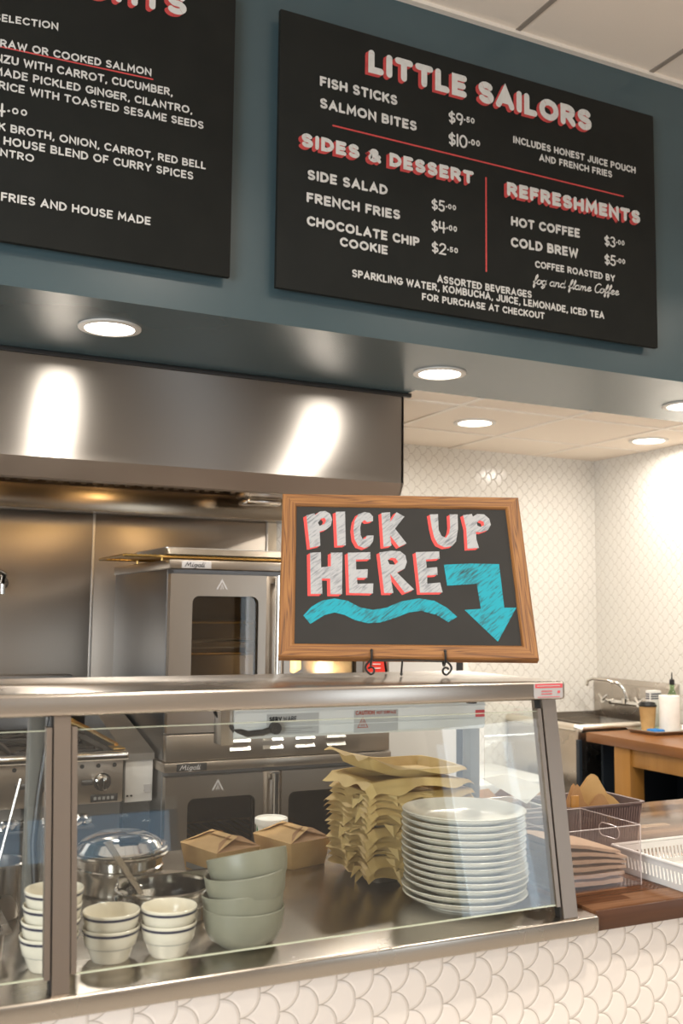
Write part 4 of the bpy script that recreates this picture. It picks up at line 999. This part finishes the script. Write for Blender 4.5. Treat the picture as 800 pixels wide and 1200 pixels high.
for i, lab in enumerate(('lower cream blue banded cup in the short stack just right of the guard post', 'upper cream blue banded cup in the short stack just right of the guard post')): place_cup(0, .4508, 1.820, ZD+.0262*i, i, lab)
for i, lab in enumerate(('lower cream blue banded cup in the short stack beside the sage bowls', 'upper cream blue banded cup in the short stack beside the sage bowls')): place_cup(0, .5497, 1.806, ZD+.0262*i, i*2, lab)
# sage bowls
b0 = empty('sage_bowl', (0, 0, 0), 'x', 'bowl', 'stacked sage green bowls')
MB().lathe([(.0005, .004), (.036, .004), (.038, 0), (.043, 0), (.047, .004), (.0615, .013), (.0695, .028), (.0735, .050), (.0745, .066), (.0735, .0675), (.0715, .066), (.0700, .050), (.066, .031), (.057, .018), (.04, .010), (.0005, .009)], (0, 0, 0), 48, False).build('bowl_body', MT['sage'], b0, local=True)
for i, (lab, dz, tx, ty) in enumerate((('sage green bowl at the bottom of the bowl stack', 0, 0, 0), ('sage green bowl, second from the bottom of the bowl stack', .030, -4, -6), ('sage green bowl, third from the bottom, just under the tilted top one', .062, -4, -6), ('topmost sage green bowl, tilted on the stack in front of the box', .092, -16, -4.5))):
    o = b0 if i == 0 else dup(b0, (0, 0, 0))
    o.location = ((.690, .694, .697, .702)[i], 1.806-.003*i, ZD+dz); o.rotation_euler = (R(tx), R(ty), 0); o['label'] = lab
# kraft takeout boxes
def takeout(x, y, rz, label):
    t = empty('takeout_box', (x, y, ZD), label, 'takeout box', 'brown kraft takeout boxes')
    b = MB(); b.ring_loft([rrect(.066, .052, .004, 0, 2), rrect(.076, .062, .004, .062, 2)], True, False); b.build('box_body', MT['kraft'], t, local=True)
    b = MB()
    b._add([(-.076, -.062, .062), (.076, -.062, .062), (.052, .012, .086), (-.052, .012, .086), (-.062, .0, .083), (.062, .0, .083)], [(0, 1, 2, 3)]); b._add([(-.074, .062, .0625), (.074, .062, .0625), (.05, -.008, .0835), (-.05, -.008, .0835)], [(0, 1, 2, 3)])
    b.build('long_flap', MT['kraft'], t, local=True)
    b = MB()
    for s in (-1, 1): b._add([(s*.076, -.060, .062), (s*.076, .060, .062), (s*.038, .034, .0815), (s*.03, .012, .0865), (s*.038, -.012, .0845), (s*.046, -.034, .076)], [(0, 1, 2, 3, 4, 5)])
    b.build('end_flap', MT['kraftin'], t, local=True)
    MB().box(-.055, .03, -.0566, -.0535, .008, .020).build('printed_strip', MT['inkgrey'], t, local=True)
    t.rotation_euler = (0, 0, rz); return t
takeout(.822, 2.312, R(285), 'kraft takeout box behind the sage bowls')
takeout(1.012, 2.334, R(285), 'kraft takeout box beside the parchment lined pans')
# paper soup cup with green trees
cx, cy = 1.022, 2.490
t = empty('paper_soup_cup', (cx, cy, ZD), 'white paper cup printed with green trees, lidded, between the takeout boxes', 'paper cup')
MB().lathe([(.033, 0), (.0335, .001), (.0395, .066), (.0395, .068)], (cx, cy, ZD), 36, True, True).build('cup_body', MT['paperw'], t)
MB().lathe([(.0415, .060), (.0425, .064), (.042, .074), (.039, .076), (.036, .071), (.0005, .071)], (cx, cy, ZD), 36, False, False).build('lid', MT['paperw'], t)
b = MB()
for k in range(10):
    a0 = 2*PI*k/10; s = 1 if k % 2 else .7; zb_ = .012 if k % 2 else .022
    def tr(u, v): 
        r = .0339+.006*(v/.066); return (cx+r*math.cos(a0+u/r), cy+r*math.sin(a0+u/r), ZD+v)
    for w_, z_, h_ in ((.011*s, .010, .018*s), (.0085*s, .020*s+.004, .016*s), (.006*s, .032*s+.002, .014*s)):
        b.flat([(-w_, zb_+z_), (w_, zb_+z_), (0, zb_+z_+h_)], tr)
    b.flat([(-.0015, zb_), (.0015, zb_), (.0015, zb_+.012), (-.0015, zb_+.012)], tr)
    b.flat([(-.012, .002), (.012, .002), (.012, .012), (-.012, .012)], tr)
b.build('tree_print', MT['green'], t)
# quarter sheet pans, each with a parchment sheet
def parchment(cx, cy, z, seed, hx=.148, hy=.123, amp=1., rz=0, lift=None):
    """one sheet lying in a pan: flat floor, up the pan wall, over the rim and down as a creased flap"""
    rn = random.Random(seed); ph = [2.1, 4.4, 1.2, 5.0, .7, 3.3, 2.6]; jit = [rn.uniform(-.35, .35) for _ in range(4)]
    crn = {(1, 1): 1.1, (-1, 1): 1.2, (1, -1): 1.3, (-1, -1): 1.35}; steep = rn.uniform(.47, .54); kj = rn.uniform(.96, 1.04)
    ox, oy = rn.uniform(-.012, -.007), rn.uniform(-.012, .004); ta = math.tan(rz)
    def axis(a, b, c, r, n, m):
        inner = [-c+2*c*i/n for i in range(n+1)]
        return [('o', -1, 1-i/m) for i in range(m)]+[('i', -v) for v in (r, b, (a+b*1.5)/2.5)]+[('i', v) for v in inner]+[('i', v) for v in ((a+b*1.5)/2.5, b, r)]+[('o', 1, (i+1)/m) for i in range(m)]
    ax = axis(.103, .118, .103, .1275, 14, 4); ay = axis(.078, .093, .078, .1025, 12, 4)
    val = lambda q, r, ext: q[1] if q[0] == 'i' else q[1]*(r+q[2]*(ext(q[1])-r))
    vs, fs = [], []
    for qx in ax:
        for qy in ay:
            xb = qx[1] if qx[0] == 'i' else qx[1]*.1275; yb_ = qy[1] if qy[0] == 'i' else qy[1]*.1025
            x = val(qx, .1275, lambda sg: hx+sg*(ox-yb_*ta)+.005*math.sin(70*yb_+ph[0]+jit[0]))
            y = val(qy, .1025, lambda sg: hy+sg*(oy+xb*ta)+.006*math.sin(52*xb+ph[1]+jit[1]))
            ex, ey = max(0, (abs(x)-.103)/.015), max(0, (abs(y)-.078)/.015)
            e = min(1, max(ex, ey) if ex*ey == 0 else 1.12*math.hypot(ex, ey)); zz = .0225*e
            dx = max(abs(x)-.1275, 0); dy = max(abs(y)-.1025, 0); d = math.hypot(dx, dy)
            if d > 0:
                th = math.atan2(y/hy, x/hx)
                rip = math.sin(7*th+ph[2]+jit[2])*.5+math.sin(13*th+ph[3]+2*jit[3])*.45+math.sin(4*th+ph[4])*.3
                w_ = min(1, 2*min(dx, dy)/max(dx, dy)) if dx*dy > 0 else 0
                k = 1+(crn[(1 if x > 0 else -1, 1 if y > 0 else -1)]-1)*w_
                zz += (-steep*k*kj+.15*rip*amp)*d; sh = .86-.10*k
                x -= math.copysign(dx*(1-sh), x); y -= math.copysign(dy*(1-sh), y)
            if lift: zz += lift(x, y)
            vs.append((cx+x, cy+y, z+zz))
    n = len(ay)
    for i in range(len(ax)-1):
        for j in range(n-1): fs.append((i*n+j, (i+1)*n+j, (i+1)*n+j+1, i*n+j+1))
    o = MB()._add(vs, fs).build('parchment_sheet', MT['parch'], ang=28, recalc=False)
    if not lift:      # creased corners of the sheet hanging down over the pan edges
        b = MB()
        for _ in range(2):
            x0 = cx+rn.uniform(-.115, -.055) if _ == 0 else cx+rn.uniform(-.04, .04); wd = rn.uniform(.040, .062); ap = rn.uniform(.25, .75); dr = rn.uniform(.024, .034)
            yf = cy-.1045-.010*(seed % 2); zt = z+.0215
            p0, p1, p2 = Vector((x0, yf, zt)), Vector((x0+wd, yf, zt)), Vector((x0+wd*ap, yf-.30*dr-.008, zt-dr)); m0 = p0.lerp(p1, ap)+Vector((0, -.010, -.003))
            b._add([p0, m0, p1, p2], [(0, 1, 3), (1, 2, 3)])
        y0 = cy+rn.uniform(-.09, .0); wd = rn.uniform(.04, .07); dr = rn.uniform(.020, .030); xl = cx-.1295-.008*(seed % 2); zt = z+.0215
        p0, p1, p2 = Vector((xl, y0, zt)), Vector((xl, y0+wd, zt)), Vector((xl-.30*dr-.008, y0+wd*rn.uniform(.3, .7), zt-dr)); m0 = p0.lerp(p1, .5)+Vector((-.009, 0, -.003))
        b._add([p0, m0, p1, p2], [(0, 1, 3), (1, 2, 3)])
        b.build('folded_corners', MT['parch'], o, ang=10, recalc=False)
    return o
NP = 15; PX, PY = 1.213, 2.152; PZ = .0122
first = None
for i in range(NP):
    where = 'at the very bottom of the parchment stack' if i == 0 else ('topmost in the parchment stack' if i == NP-1 else '%s from the bottom of the parchment stack' % ORD[i])
    if first is None: first = pan('quarter_sheet_pan', PX, PY, ZD, .125, .100, .024, 'small aluminium pan '+where, 'baking pan', 'aluminium pans stacked with parchment')
    else: dup(first, (PX+rng.uniform(-.0003, .0003), PY+rng.uniform(-.0003, .0003), ZD+PZ*i), R(rng.uniform(-.1, .1)), 'small aluminium pan '+where)
    tag(parchment(PX, PY, ZD+PZ*i+.004, 20+i, .136+.006*rng.random(), .119+.011*rng.random(), 1, R(rng.uniform(-3, 3))), 'tan parchment sheet lining the pan '+where, 'parchment', 'parchment sheets in the pan stack')
tag(parchment(PX-.005, PY, ZD+PZ*NP+.006, 71, .142, .124, 1.2, R(4), lambda x, y: .012*math.sin(14*x+2)*math.cos(9*y)+.010), 'crumpled loose parchment sheet on top of the pan stack, under another', 'parchment', 'parchment sheets in the pan stack')
tag(parchment(PX-.002, PY+.022, ZD+PZ*NP+.020, 83, .140, .108, 1.2, R(-3), lambda x, y: .018+.035*max(0, (-x+.02)/.15)**1.6+.008*math.sin(22*x)*math.cos(15*y)), 'curled loose parchment sheet lying uppermost on the pan stack', 'parchment', 'parchment sheets in the pan stack')
# dinner plates
pl = empty('dinner_plate', (0, 0, 0), 'x', 'plate', 'stack of cream dinner plates')
MB().lathe([(.0005, .003), (.072, .003), (.074, 0), (.079, 0), (.081, .004), (.098, .008), (.118, .017), (.1285, .0235), (.1305, .0255), (.1295, .0275), (.1265, .0265), (.112, .0185), (.096, .0105), (.082, .0075), (.0005, .0070)], (0, 0, 0), 72, False).build('plate_body', MT['plate'], pl, local=True)
MB().lathe([(.1300, .0244), (.1308, .0255), (.1303, .0266)], (0, 0, 0), 72, False).build('rim_line', new_mat('rim_brown', (.30, .26, .19), .3), pl, local=True)
NPL = 13
for i in range(NPL):
    o = pl if i == 0 else dup(pl, (0, 0, 0))
    o.location = (1.203+rng.uniform(-.002, .002)+(.004 if i in (2, 3, 4) else 0), 1.866+rng.uniform(-.002, .002), ZD+.01375*i); o.rotation_euler = (0, 0, i)
    o['label'] = 'cream dinner plate at the bottom of the tall stack' if i == 0 else ('cream dinner plate lying topmost on the tall stack' if i == NPL-1 else 'cream dinner plate, %s from the bottom of the tall stack' % ORD[i])

# soup kettles
def kettle(x, y, r, h, label):
    t = empty('soup_kettle', (x, y, ZD), label, 'soup kettle', 'steel soup kettles')
    MB().lathe([(r*.92, 0), (r*.96, .004), (r*.97, h*.45), (r*1.0, h*.5), (r*1.0, h*.62), (r*.97, h*.66), (r*.97, h-.012), (r*1.10, h-.008), (r*1.12, h-.003), (r*1.10, h), (r*.97, h), (r*.93, h-.004), (r*.9, .03), (.0005, .028)], (x, y, ZD), 56, True).build('kettle_body', MT['polished'], t)
    return t
KR = kettle(.575, 2.262, .094, .082, 'steel soup kettle closed by its domed lid, behind the open one')
b = MB(); b.lathe([(.098, .083), (.100, .086), (.092, .090), (.082, .104), (.055, .116), (.0005, .120)], (.575, 2.262, ZD), 48, True); ld = b.build('domed_lid', MT['chrome'], KR)
MB().box(.555, .600, 2.185, 2.205, .9+.112, .9+.124, .003).build('lid_handle', MT['black'], ld)
MB().tube([(.575+.098*math.cos(a), 2.262+.098*math.sin(a), ZD+.088) for a in [R(-60+8*i) for i in range(16)]], .005, 8).build('lid_hinge_wire', MT['polished'], KR)
KF = kettle(.605, 2.020, .088, .062, 'open steel soup kettle with half lid and dark soup, in front')
MB().lathe([(.079, .030), (.0005, .031)], (.605, 2.020, ZD), 40, False).build('soup', new_mat('dark_soup', (.018, .013, .010), .25), KF)
b = MB(); n = 24; rr = .092; zz = .064
pts = [(rr*math.cos(PI*i/n), rr*math.sin(PI*i/n)) for i in range(n+1)]
b.prism(pts, zz, zz+.003, lambda a, c, d: (.605+a, 2.020+c, ZD+d)); b.prism([(-.092, 0), (.092, 0), (.092, .012), (-.092, .012)], zz+.003, zz+.018, lambda a, c, d: (.605+a, 2.020+c, ZD+d)); b.build('half_lid', MT['chrome'], KF)
MB().tube([(.512, 2.0, ZD+.05), (.50, 1.985, ZD+.056), (.497, 1.965, ZD+.052), (.506, 1.95, ZD+.046), (.52, 1.955, ZD+.048)], .005, 8).build('side_ring', MT['chrome'], KF)
# ladle standing in the open kettle
b = MB(); L0, L1 = Vector((.553, 2.004, ZD+.053)), Vector((.492, 2.04, ZD+.150))
u = (L1-L0).normalized(); s = Vector((1, .4, 0)).normalized(); nn = u.cross(s)
b.hexa([L0-s*.006-nn*.0012, L0+s*.006-nn*.0012, L0+s*.006+nn*.0012, L0-s*.006+nn*.0012, L1-s*.008-nn*.0012, L1+s*.008-nn*.0012, L1+s*.008+nn*.0012, L1-s*.008+nn*.0012])
b.hexa([L1-s*.008-nn*.0012, L1+s*.008-nn*.0012, L1+s*.008+nn*.0012, L1-s*.008+nn*.0012, L1-s*.008+Vector((0, -.02, .004)), L1+s*.008+Vector((0, -.02, .004)), L1+s*.008+Vector((0, -.022, .001)), L1-s*.008+Vector((0, -.022, .001))])
la = b.build('ladle', MT['polished']); tag(la, 'steel ladle with flat handle leaning in the open soup kettle', 'ladle')
b = MB(); b.lathe([(.0005, -.008), (.022, -.004), (.030, .012), (.0285, .012), (.0205, -.002), (.0005, -.006)], (.566, 2.002, ZD+.042), 24, False); b.build('ladle_bowl', MT['polished'], la)
# tall bain marie with utensils at left
t = empty('utensil_pot', (.30, 2.16, ZD), 'tall steel utensil pot at the left edge behind the guard post', 'pot')
MB().lathe([(.050, 0), (.052, .003), (.056, .10), (.060, .103), (.058, .106), (.054, .104), (.050, .006), (.0005, .005)], (.30, 2.16, ZD), 36, True).build('pot_body', MT['steel'], t)
def utensil(a, c, r, col, lab, name='serving_spoon'):
    b = MB(); a, c = Vector(a), Vector(c); m = a.lerp(c, .55)
    b.tube([a, m, c], [r, r, r*1.3], 8); o = b.build(name, MT[col]); tag(o, lab, 'utensil')
    b = MB(); b.lathe([(.0005, -.012), (.016, -.006), (.02, .006), (.0005, .0)], tuple(a), 16, False); b.build('bowl_end', MT['polished'], o)
utensil((.32, 2.17, ZD+.02), (.262, 2.19, 1.118), .0032, 'steel', 'steel spoon leaning left in the tall utensil pot')
utensil((.286, 2.141, ZD+.02), (.345, 2.17, 1.16), .0032, 'steel', 'steel spoon leaning right in the tall utensil pot')
utensil((.505, 2.38, ZD+.018), (.463, 2.30, 1.115), .006, 'black', 'black handled spoon leaning behind the domed kettle', 'black_spoon')
# clear acrylic cylinder
t = empty('clear_cylinder', (.388, 2.078, ZD), 'tall clear plastic cup holder beside the left rear post', 'container')
b = MB(); b.lathe([(.034, 0), (.036, .19), (.034, .19), (.032, .003)], (.388, 2.078, ZD), 28, True); b.build('cylinder_body', MT['clearplastic'], t)
MB().tube([(.388+.035*math.cos(2*PI*i/24), 2.078+.035*math.sin(2*PI*i/24), ZD+.19) for i in range(25)], .0012, 6, False).build('rim', MT['edge'], t)
# steel pan at the far left
t = empty('steel_food_pan', (.197, 1.985, ZD), 'rectangular steel food pan cut by the left photo edge', 'food pan')
b = MB(); b.ring_loft([rrect(.085, .10, .015, 0, 4, (.197, 1.985)), rrect(.088, .103, .015, .045, 4, (.197, 1.985)), rrect(.098, .113, .015, .046, 4, (.197, 1.985)), rrect(.098, .113, .015, .049, 4, (.197, 1.985)), rrect(.086, .101, .014, .048, 4, (.197, 1.985)), rrect(.082, .097, .014, .004, 4, (.197, 1.985))], True, True)
for v in b.bm.verts: v.co.z += ZD
b.build('pan_body', MT['steel'], t)

# ================================================================== ON THE WOOD
ZW = .9056
# clear bin of brown napkins
BX0, BX1, BY0, BY1, BH = 1.405, 1.632, 1.808, 2.015, .130
t = empty('acrylic_bin', ((BX0+BX1)/2, (BY0+BY1)/2, ZW), 'clear acrylic bin holding folded brown napkins', 'bin')
b = MB(); b.box(BX0, BX1, BY0, BY0+.003, ZW, ZW+BH).box(BX0, BX1, BY1-.003, BY1, ZW, ZW+BH).box(BX0, BX0+.003, BY0+.003, BY1-.003, ZW, ZW+BH).box(BX0, BX1, BY0, BY1, ZW, ZW+.003)
bb = b.build('bin_body', MT['acrylic'], t)
b = MB(); holed_plate(b, (BY0+.003, BY1-.003, ZW, ZW+BH), ((BY0+BY1)/2-.035, (BY0+BY1)/2+.035, ZW+.082, ZW+.112), .0145, BX1-.003, BX1, 'x'); b.build('handle_side', MT['acrylic'], t)
b = MB(); e = .0011
for (p, q) in (((BX0, BY0), (BX1, BY0)), ((BX1, BY0), (BX1, BY1)), ((BX0, BY1), (BX1, BY1)), ((BX0, BY0), (BX0, BY1))): b.tube([(*p, ZW+BH), (*q, ZW+BH)], e, 6)
for p in ((BX1, BY0), (BX1, BY1)): b.tube([(*p, ZW), (*p, ZW+BH)], e, 6)
yc = (BY0+BY1)/2; b.tube([(BX1-.001, yc+sx*(.035-.0145)+.0145*math.cos(a), ZW+.097+.0148*math.sin(a)) for sx, a in [(1, R(-90+18*i)) for i in range(11)]+[(-1, R(90+18*i)) for i in range(11)]+[(1, R(-90))]], .0013, 6)
b.build('polished_edge', MT['edge'], t)
def napkin(i, zl, zr, tl, tr_, x1, label):
    rn = random.Random(40+i); nx = 16; rings = []
    for k in range(nx+1):
        u = k/nx; x = 1.414+(x1-1.414)*u
        zb_ = zl+(zr-zl)*u**1.1; th = tl+(tr_-tl)*u**.8
        y0, y1 = 1.818+.004*rn.random(), 1.985+.004*rn.random(); wv = .0012*math.sin(7*u+i)
        ring = []
        for m in range(12):
            a = 2*PI*m/12; yy = (y0+y1)/2+(y1-y0)/2*max(-1, min(1, 1.25*math.cos(a))); ring.append((x, yy, zb_+wv+th/2+th/2*max(-1, min(1, 1.35*math.sin(a)))))
        rings.append(ring)
    b = MB(); b.ring_loft(rings); o = b.build('napkin', MT['napkin'], ang=60)
    tag(o, label, 'napkin', 'folded brown napkins in the clear bin')
nz = .9112
NL = [(.0, .0, .0140, .012, 1.590), (.0172, .0155, .0140, .010, 1.596), (.0345, .0285, .0150, .009, 1.600), (.0525, .0405, .0140, .008, 1.602), (.0700, .0515, .0150, .008, 1.602), (.0890, .0630, .0120, .008, 1.586)]
wd = ['at the bottom of the bin', 'second from the bottom of the bin', 'third from the bottom of the bin', 'fourth from the bottom of the bin', 'just under the topmost in the bin', 'topmost in the bin, slanting down to the right']
for i, (a, c, tl, tr_, x1) in enumerate(NL): napkin(i, nz+a, nz+c, tl, tr_, x1, 'folded brown napkin '+wd[i])
# smoked tub with kraft boats behind the bin
TX, TYc = 1.800, 2.20
t = empty('smoked_tub', (TX, TYc, ZW), 'smoked ribbed plastic tub behind the napkin bin', 'tub')
b = MB(); b.ring_loft([rrect(.112, .075, .012, 0, 4, (TX, TYc)), rrect(.122, .088, .014, .105, 4, (TX, TYc)), rrect(.127, .093, .016, .107, 4, (TX, TYc)), rrect(.127, .093, .016, .111, 4, (TX, TYc)), rrect(.119, .085, .014, .110, 4, (TX, TYc)), rrect(.109, .072, .011, .004, 4, (TX, TYc))], True, True)
for v in b.bm.verts: v.co.z += ZW
b.build('tub_body', MT['tubplastic'], t)
b = MB()
for i in range(26): x = TX-.104+i*.0082; b.hexa([(x, TYc-.0765, ZW+.008), (x+.004, TYc-.0765, ZW+.008), (x+.004, TYc-.074, ZW+.008), (x, TYc-.074, ZW+.008), (x, TYc-.0905, ZW+.1), (x+.004, TYc-.0905, ZW+.1), (x+.004, TYc-.086, ZW+.1), (x, TYc-.086, ZW+.1)])
b.build('rib', MT['tubplastic'], t)
def boat(x, y, z, w_, h, rz, lean, mat, label, off=0):
    """folded kraft food boat standing on edge: two walls meeting in a peak"""
    M0 = Matrix.Translation((x, y, z)) @ Matrix.Rotation(rz, 4, 'Z') @ Matrix.Rotation(lean, 4, 'X')
    P = [(-w_, 0), (w_, 0), (w_*1.2, h*.44), (w_*.78, h*.64), (w_*.56, h*.70), (w_*.26+off, h*.96), (w_*.14+off, h), (-w_*.02+off, h*.95), (-w_*.40+off, h*.72), (-w_*1.1, h*.42)]
    b = MB(); th = .0012
    for sgn, dy in ((1, 0), (-1, .012)):
        b.prism([(a, c) for a, c in P], dy, dy+th, lambda a, c, d: M0 @ Vector((a, d+(.010*(c/h) if dy else 0), c)))
    b.box(-w_, w_, 0, .013, -.001, .001, 0, 1, M0)
    o = b.build('kraft_food_boat', MT[mat], ang=30); tag(o, label, 'food boat', 'kraft food boats in the smoked tub'); return o
boat(1.822, 2.20, ZW+.006, .079, .166, R(-22), R(-6), 'kraft', 'tall peaked kraft food boat standing in the smoked tub')
boat(1.815, 2.160, ZW+.006, .060, .122, R(-24), R(-9), 'kraftin', 'shorter kraft food boat in front of the tall one in the tub')
boat(1.738, 2.158, ZW+.006, .044, .152, R(-12), R(-4), 'kraftin', 'dark kraft food boat at the post side of the smoked tub')
b = MB(); b.box(1.70, 1.725, 2.134, 2.138, ZW+.006, ZW+.135, .001); tag(b.build('wooden_stirrer', MT['tableleg']), 'flat wooden stirrer standing between the kraft food boats', 'stirrer')
# clear clamshells and kraft cartons seen through the end pane
def clam(i, lab):
    x, y, z = 1.565, 2.225, ZW+.022*i; t = empty('clear_clamshell', (x, y, z), lab, 'clear container', 'clear clamshells stacked on the wood')
    b = MB(); b.ring_loft([rrect(.055, .065, .012, 0, 3, (x, y)), rrect(.068, .078, .014, .042, 3, (x, y)), rrect(.074, .084, .014, .043, 3, (x, y)), rrect(.074, .084, .014, .045, 3, (x, y)), rrect(.066, .076, .013, .044, 3, (x, y)), rrect(.054, .064, .012, .002, 3, (x, y))], True, True)
    for v in b.bm.verts: v.co.z += z
    b.build('shell', MT['clearplastic'], t); MB().tube([(*p[:2], z+.0445) for p in rrect(.073, .083, .014, 0, 3, (x, y))], .0014, 6).build('rim', MT['edge'], t)
for i, lab in enumerate(('clear clamshell lowest in the stack behind the end post', 'clear clamshell second in the stack behind the end post', 'clear clamshell third in the stack behind the end post', 'clear clamshell topmost in the stack behind the end post')): clam(i, lab)
b = MB(); b.prism([(1.487, 1.085), (1.566, 1.090), (1.682, 1.054), (1.6135, 1.016)], 0, .0015, lambda a, c, d: (a, 2.205+d+.25*(c-1.016), c))
b.prism([(1.50, 1.083), (1.566, 1.088), (1.67, 1.056), (1.6135, 1.020)], .012, .0135, lambda a, c, d: (a, 2.205+d+.30*(c-1.016), c))
b.prism([(1.600, 1.027), (1.6135, 1.0165), (1.626, 1.026)], 0, .0135, lambda a, c, d: (a, 2.205+d+.25*(c-1.016), c))
tag(b.build('paper_sleeve', MT['paperw'], ang=30), 'white paper sleeve standing on the clamshells behind the plates', 'paper sleeve')
def carton(x, y, rz, lab):
    t = empty('kraft_carton', (x, y, ZW), lab, 'carton', 'folded kraft cartons behind the plates')
    b = MB(); b.ring_loft([rrect(.05, .04, .003, 0, 2), rrect(.060, .05, .003, .078, 2)], True, False); b.build('carton_body', MT['kraftin'], t, local=True)
    for y0_, y1_, z1_ in ((-.05, -.025, .112), (.05, .035, .105)):
        b = MB(); b.prism([(-.060, 0), (.060, 0), (.036, 1), (-.036, 1)], 0, .0012, lambda a, c, d: (a, y0_+(y1_-y0_)*c+d, .078+(z1_-.078)*c)); b.build('flap', MT['kraftin'], t, local=True)
    t.rotation_euler = (0, 0, rz)
carton(1.605, 2.44, R(18), 'open kraft carton behind the plates, the left of the two')
carton(1.755, 2.43, R(-8), 'open kraft carton behind the plates, the right of the two')
# white slotted basket
t = empty('white_basket', (1.755, 1.83, ZW), 'white slotted plastic basket on the wood worktop', 'basket')
def slotted(b, p, q, hgt, out):
    p, q = Vector((*p, 0)), Vector((*q, 0)); d = (q-p); L = d.length; d.normalize(); o_ = Vector((*out, 0))
    def piece(a, c, z0, z1, th=.0025):
        f0, f1 = z0*.16, z1*.16
        P = []
        for z, fo in ((z0, f0), (z1, f1)):
            for s_, e_ in ((a, 0), (c, 0), (c, th), (a, th)): v = p+d*s_+o_*(fo-e_); P.append((v.x, v.y, ZW+z))
        b.hexa(P)
    piece(0, L, .0, .014); piece(0, L, .040, .056)
    n = max(2, int(L/.011)); 
    for i in range(n+1):
        s_ = L*i/n; piece(max(0, s_-.003), min(L, s_+.003), .0138, .0402)
QX0, QX1, QY0, QY1 = 1.672, 1.890, 1.702, 1.930
b = MB(); slotted(b, (QX0, QY0), (QX0, QY1), .05, (-1, 0)); b.build('long_side', MT['white'], t)
b = MB(); slotted(b, (QX1, QY0), (QX1, QY1), .05, (1, 0)); b.build('long_side', MT['white'], t)
b = MB(); slotted(b, (QX0, QY1), (QX1, QY1), .05, (0, 1)); b.build('end_side', MT['white'], t)
b = MB(); slotted(b, (QX0, QY0), (QX1, QY0), .05, (0, -1)); b.build('end_side', MT['white'], t)
MB().box(QX0, QX1, QY0, QY1, ZW, ZW+.003).build('basket_floor', MT['white'], t)
m_ = .009; b = MB(); R0 = [(QX0-m_, QY0-m_), (QX1+m_, QY0-m_), (QX1+m_, QY1+m_), (QX0-m_, QY1+m_)]
for i in range(4): b.tube([(*R0[i], ZW+.056), (*R0[(i+1) % 4], ZW+.056)], .004, 8)
b.build('rim', MT['white'], t)
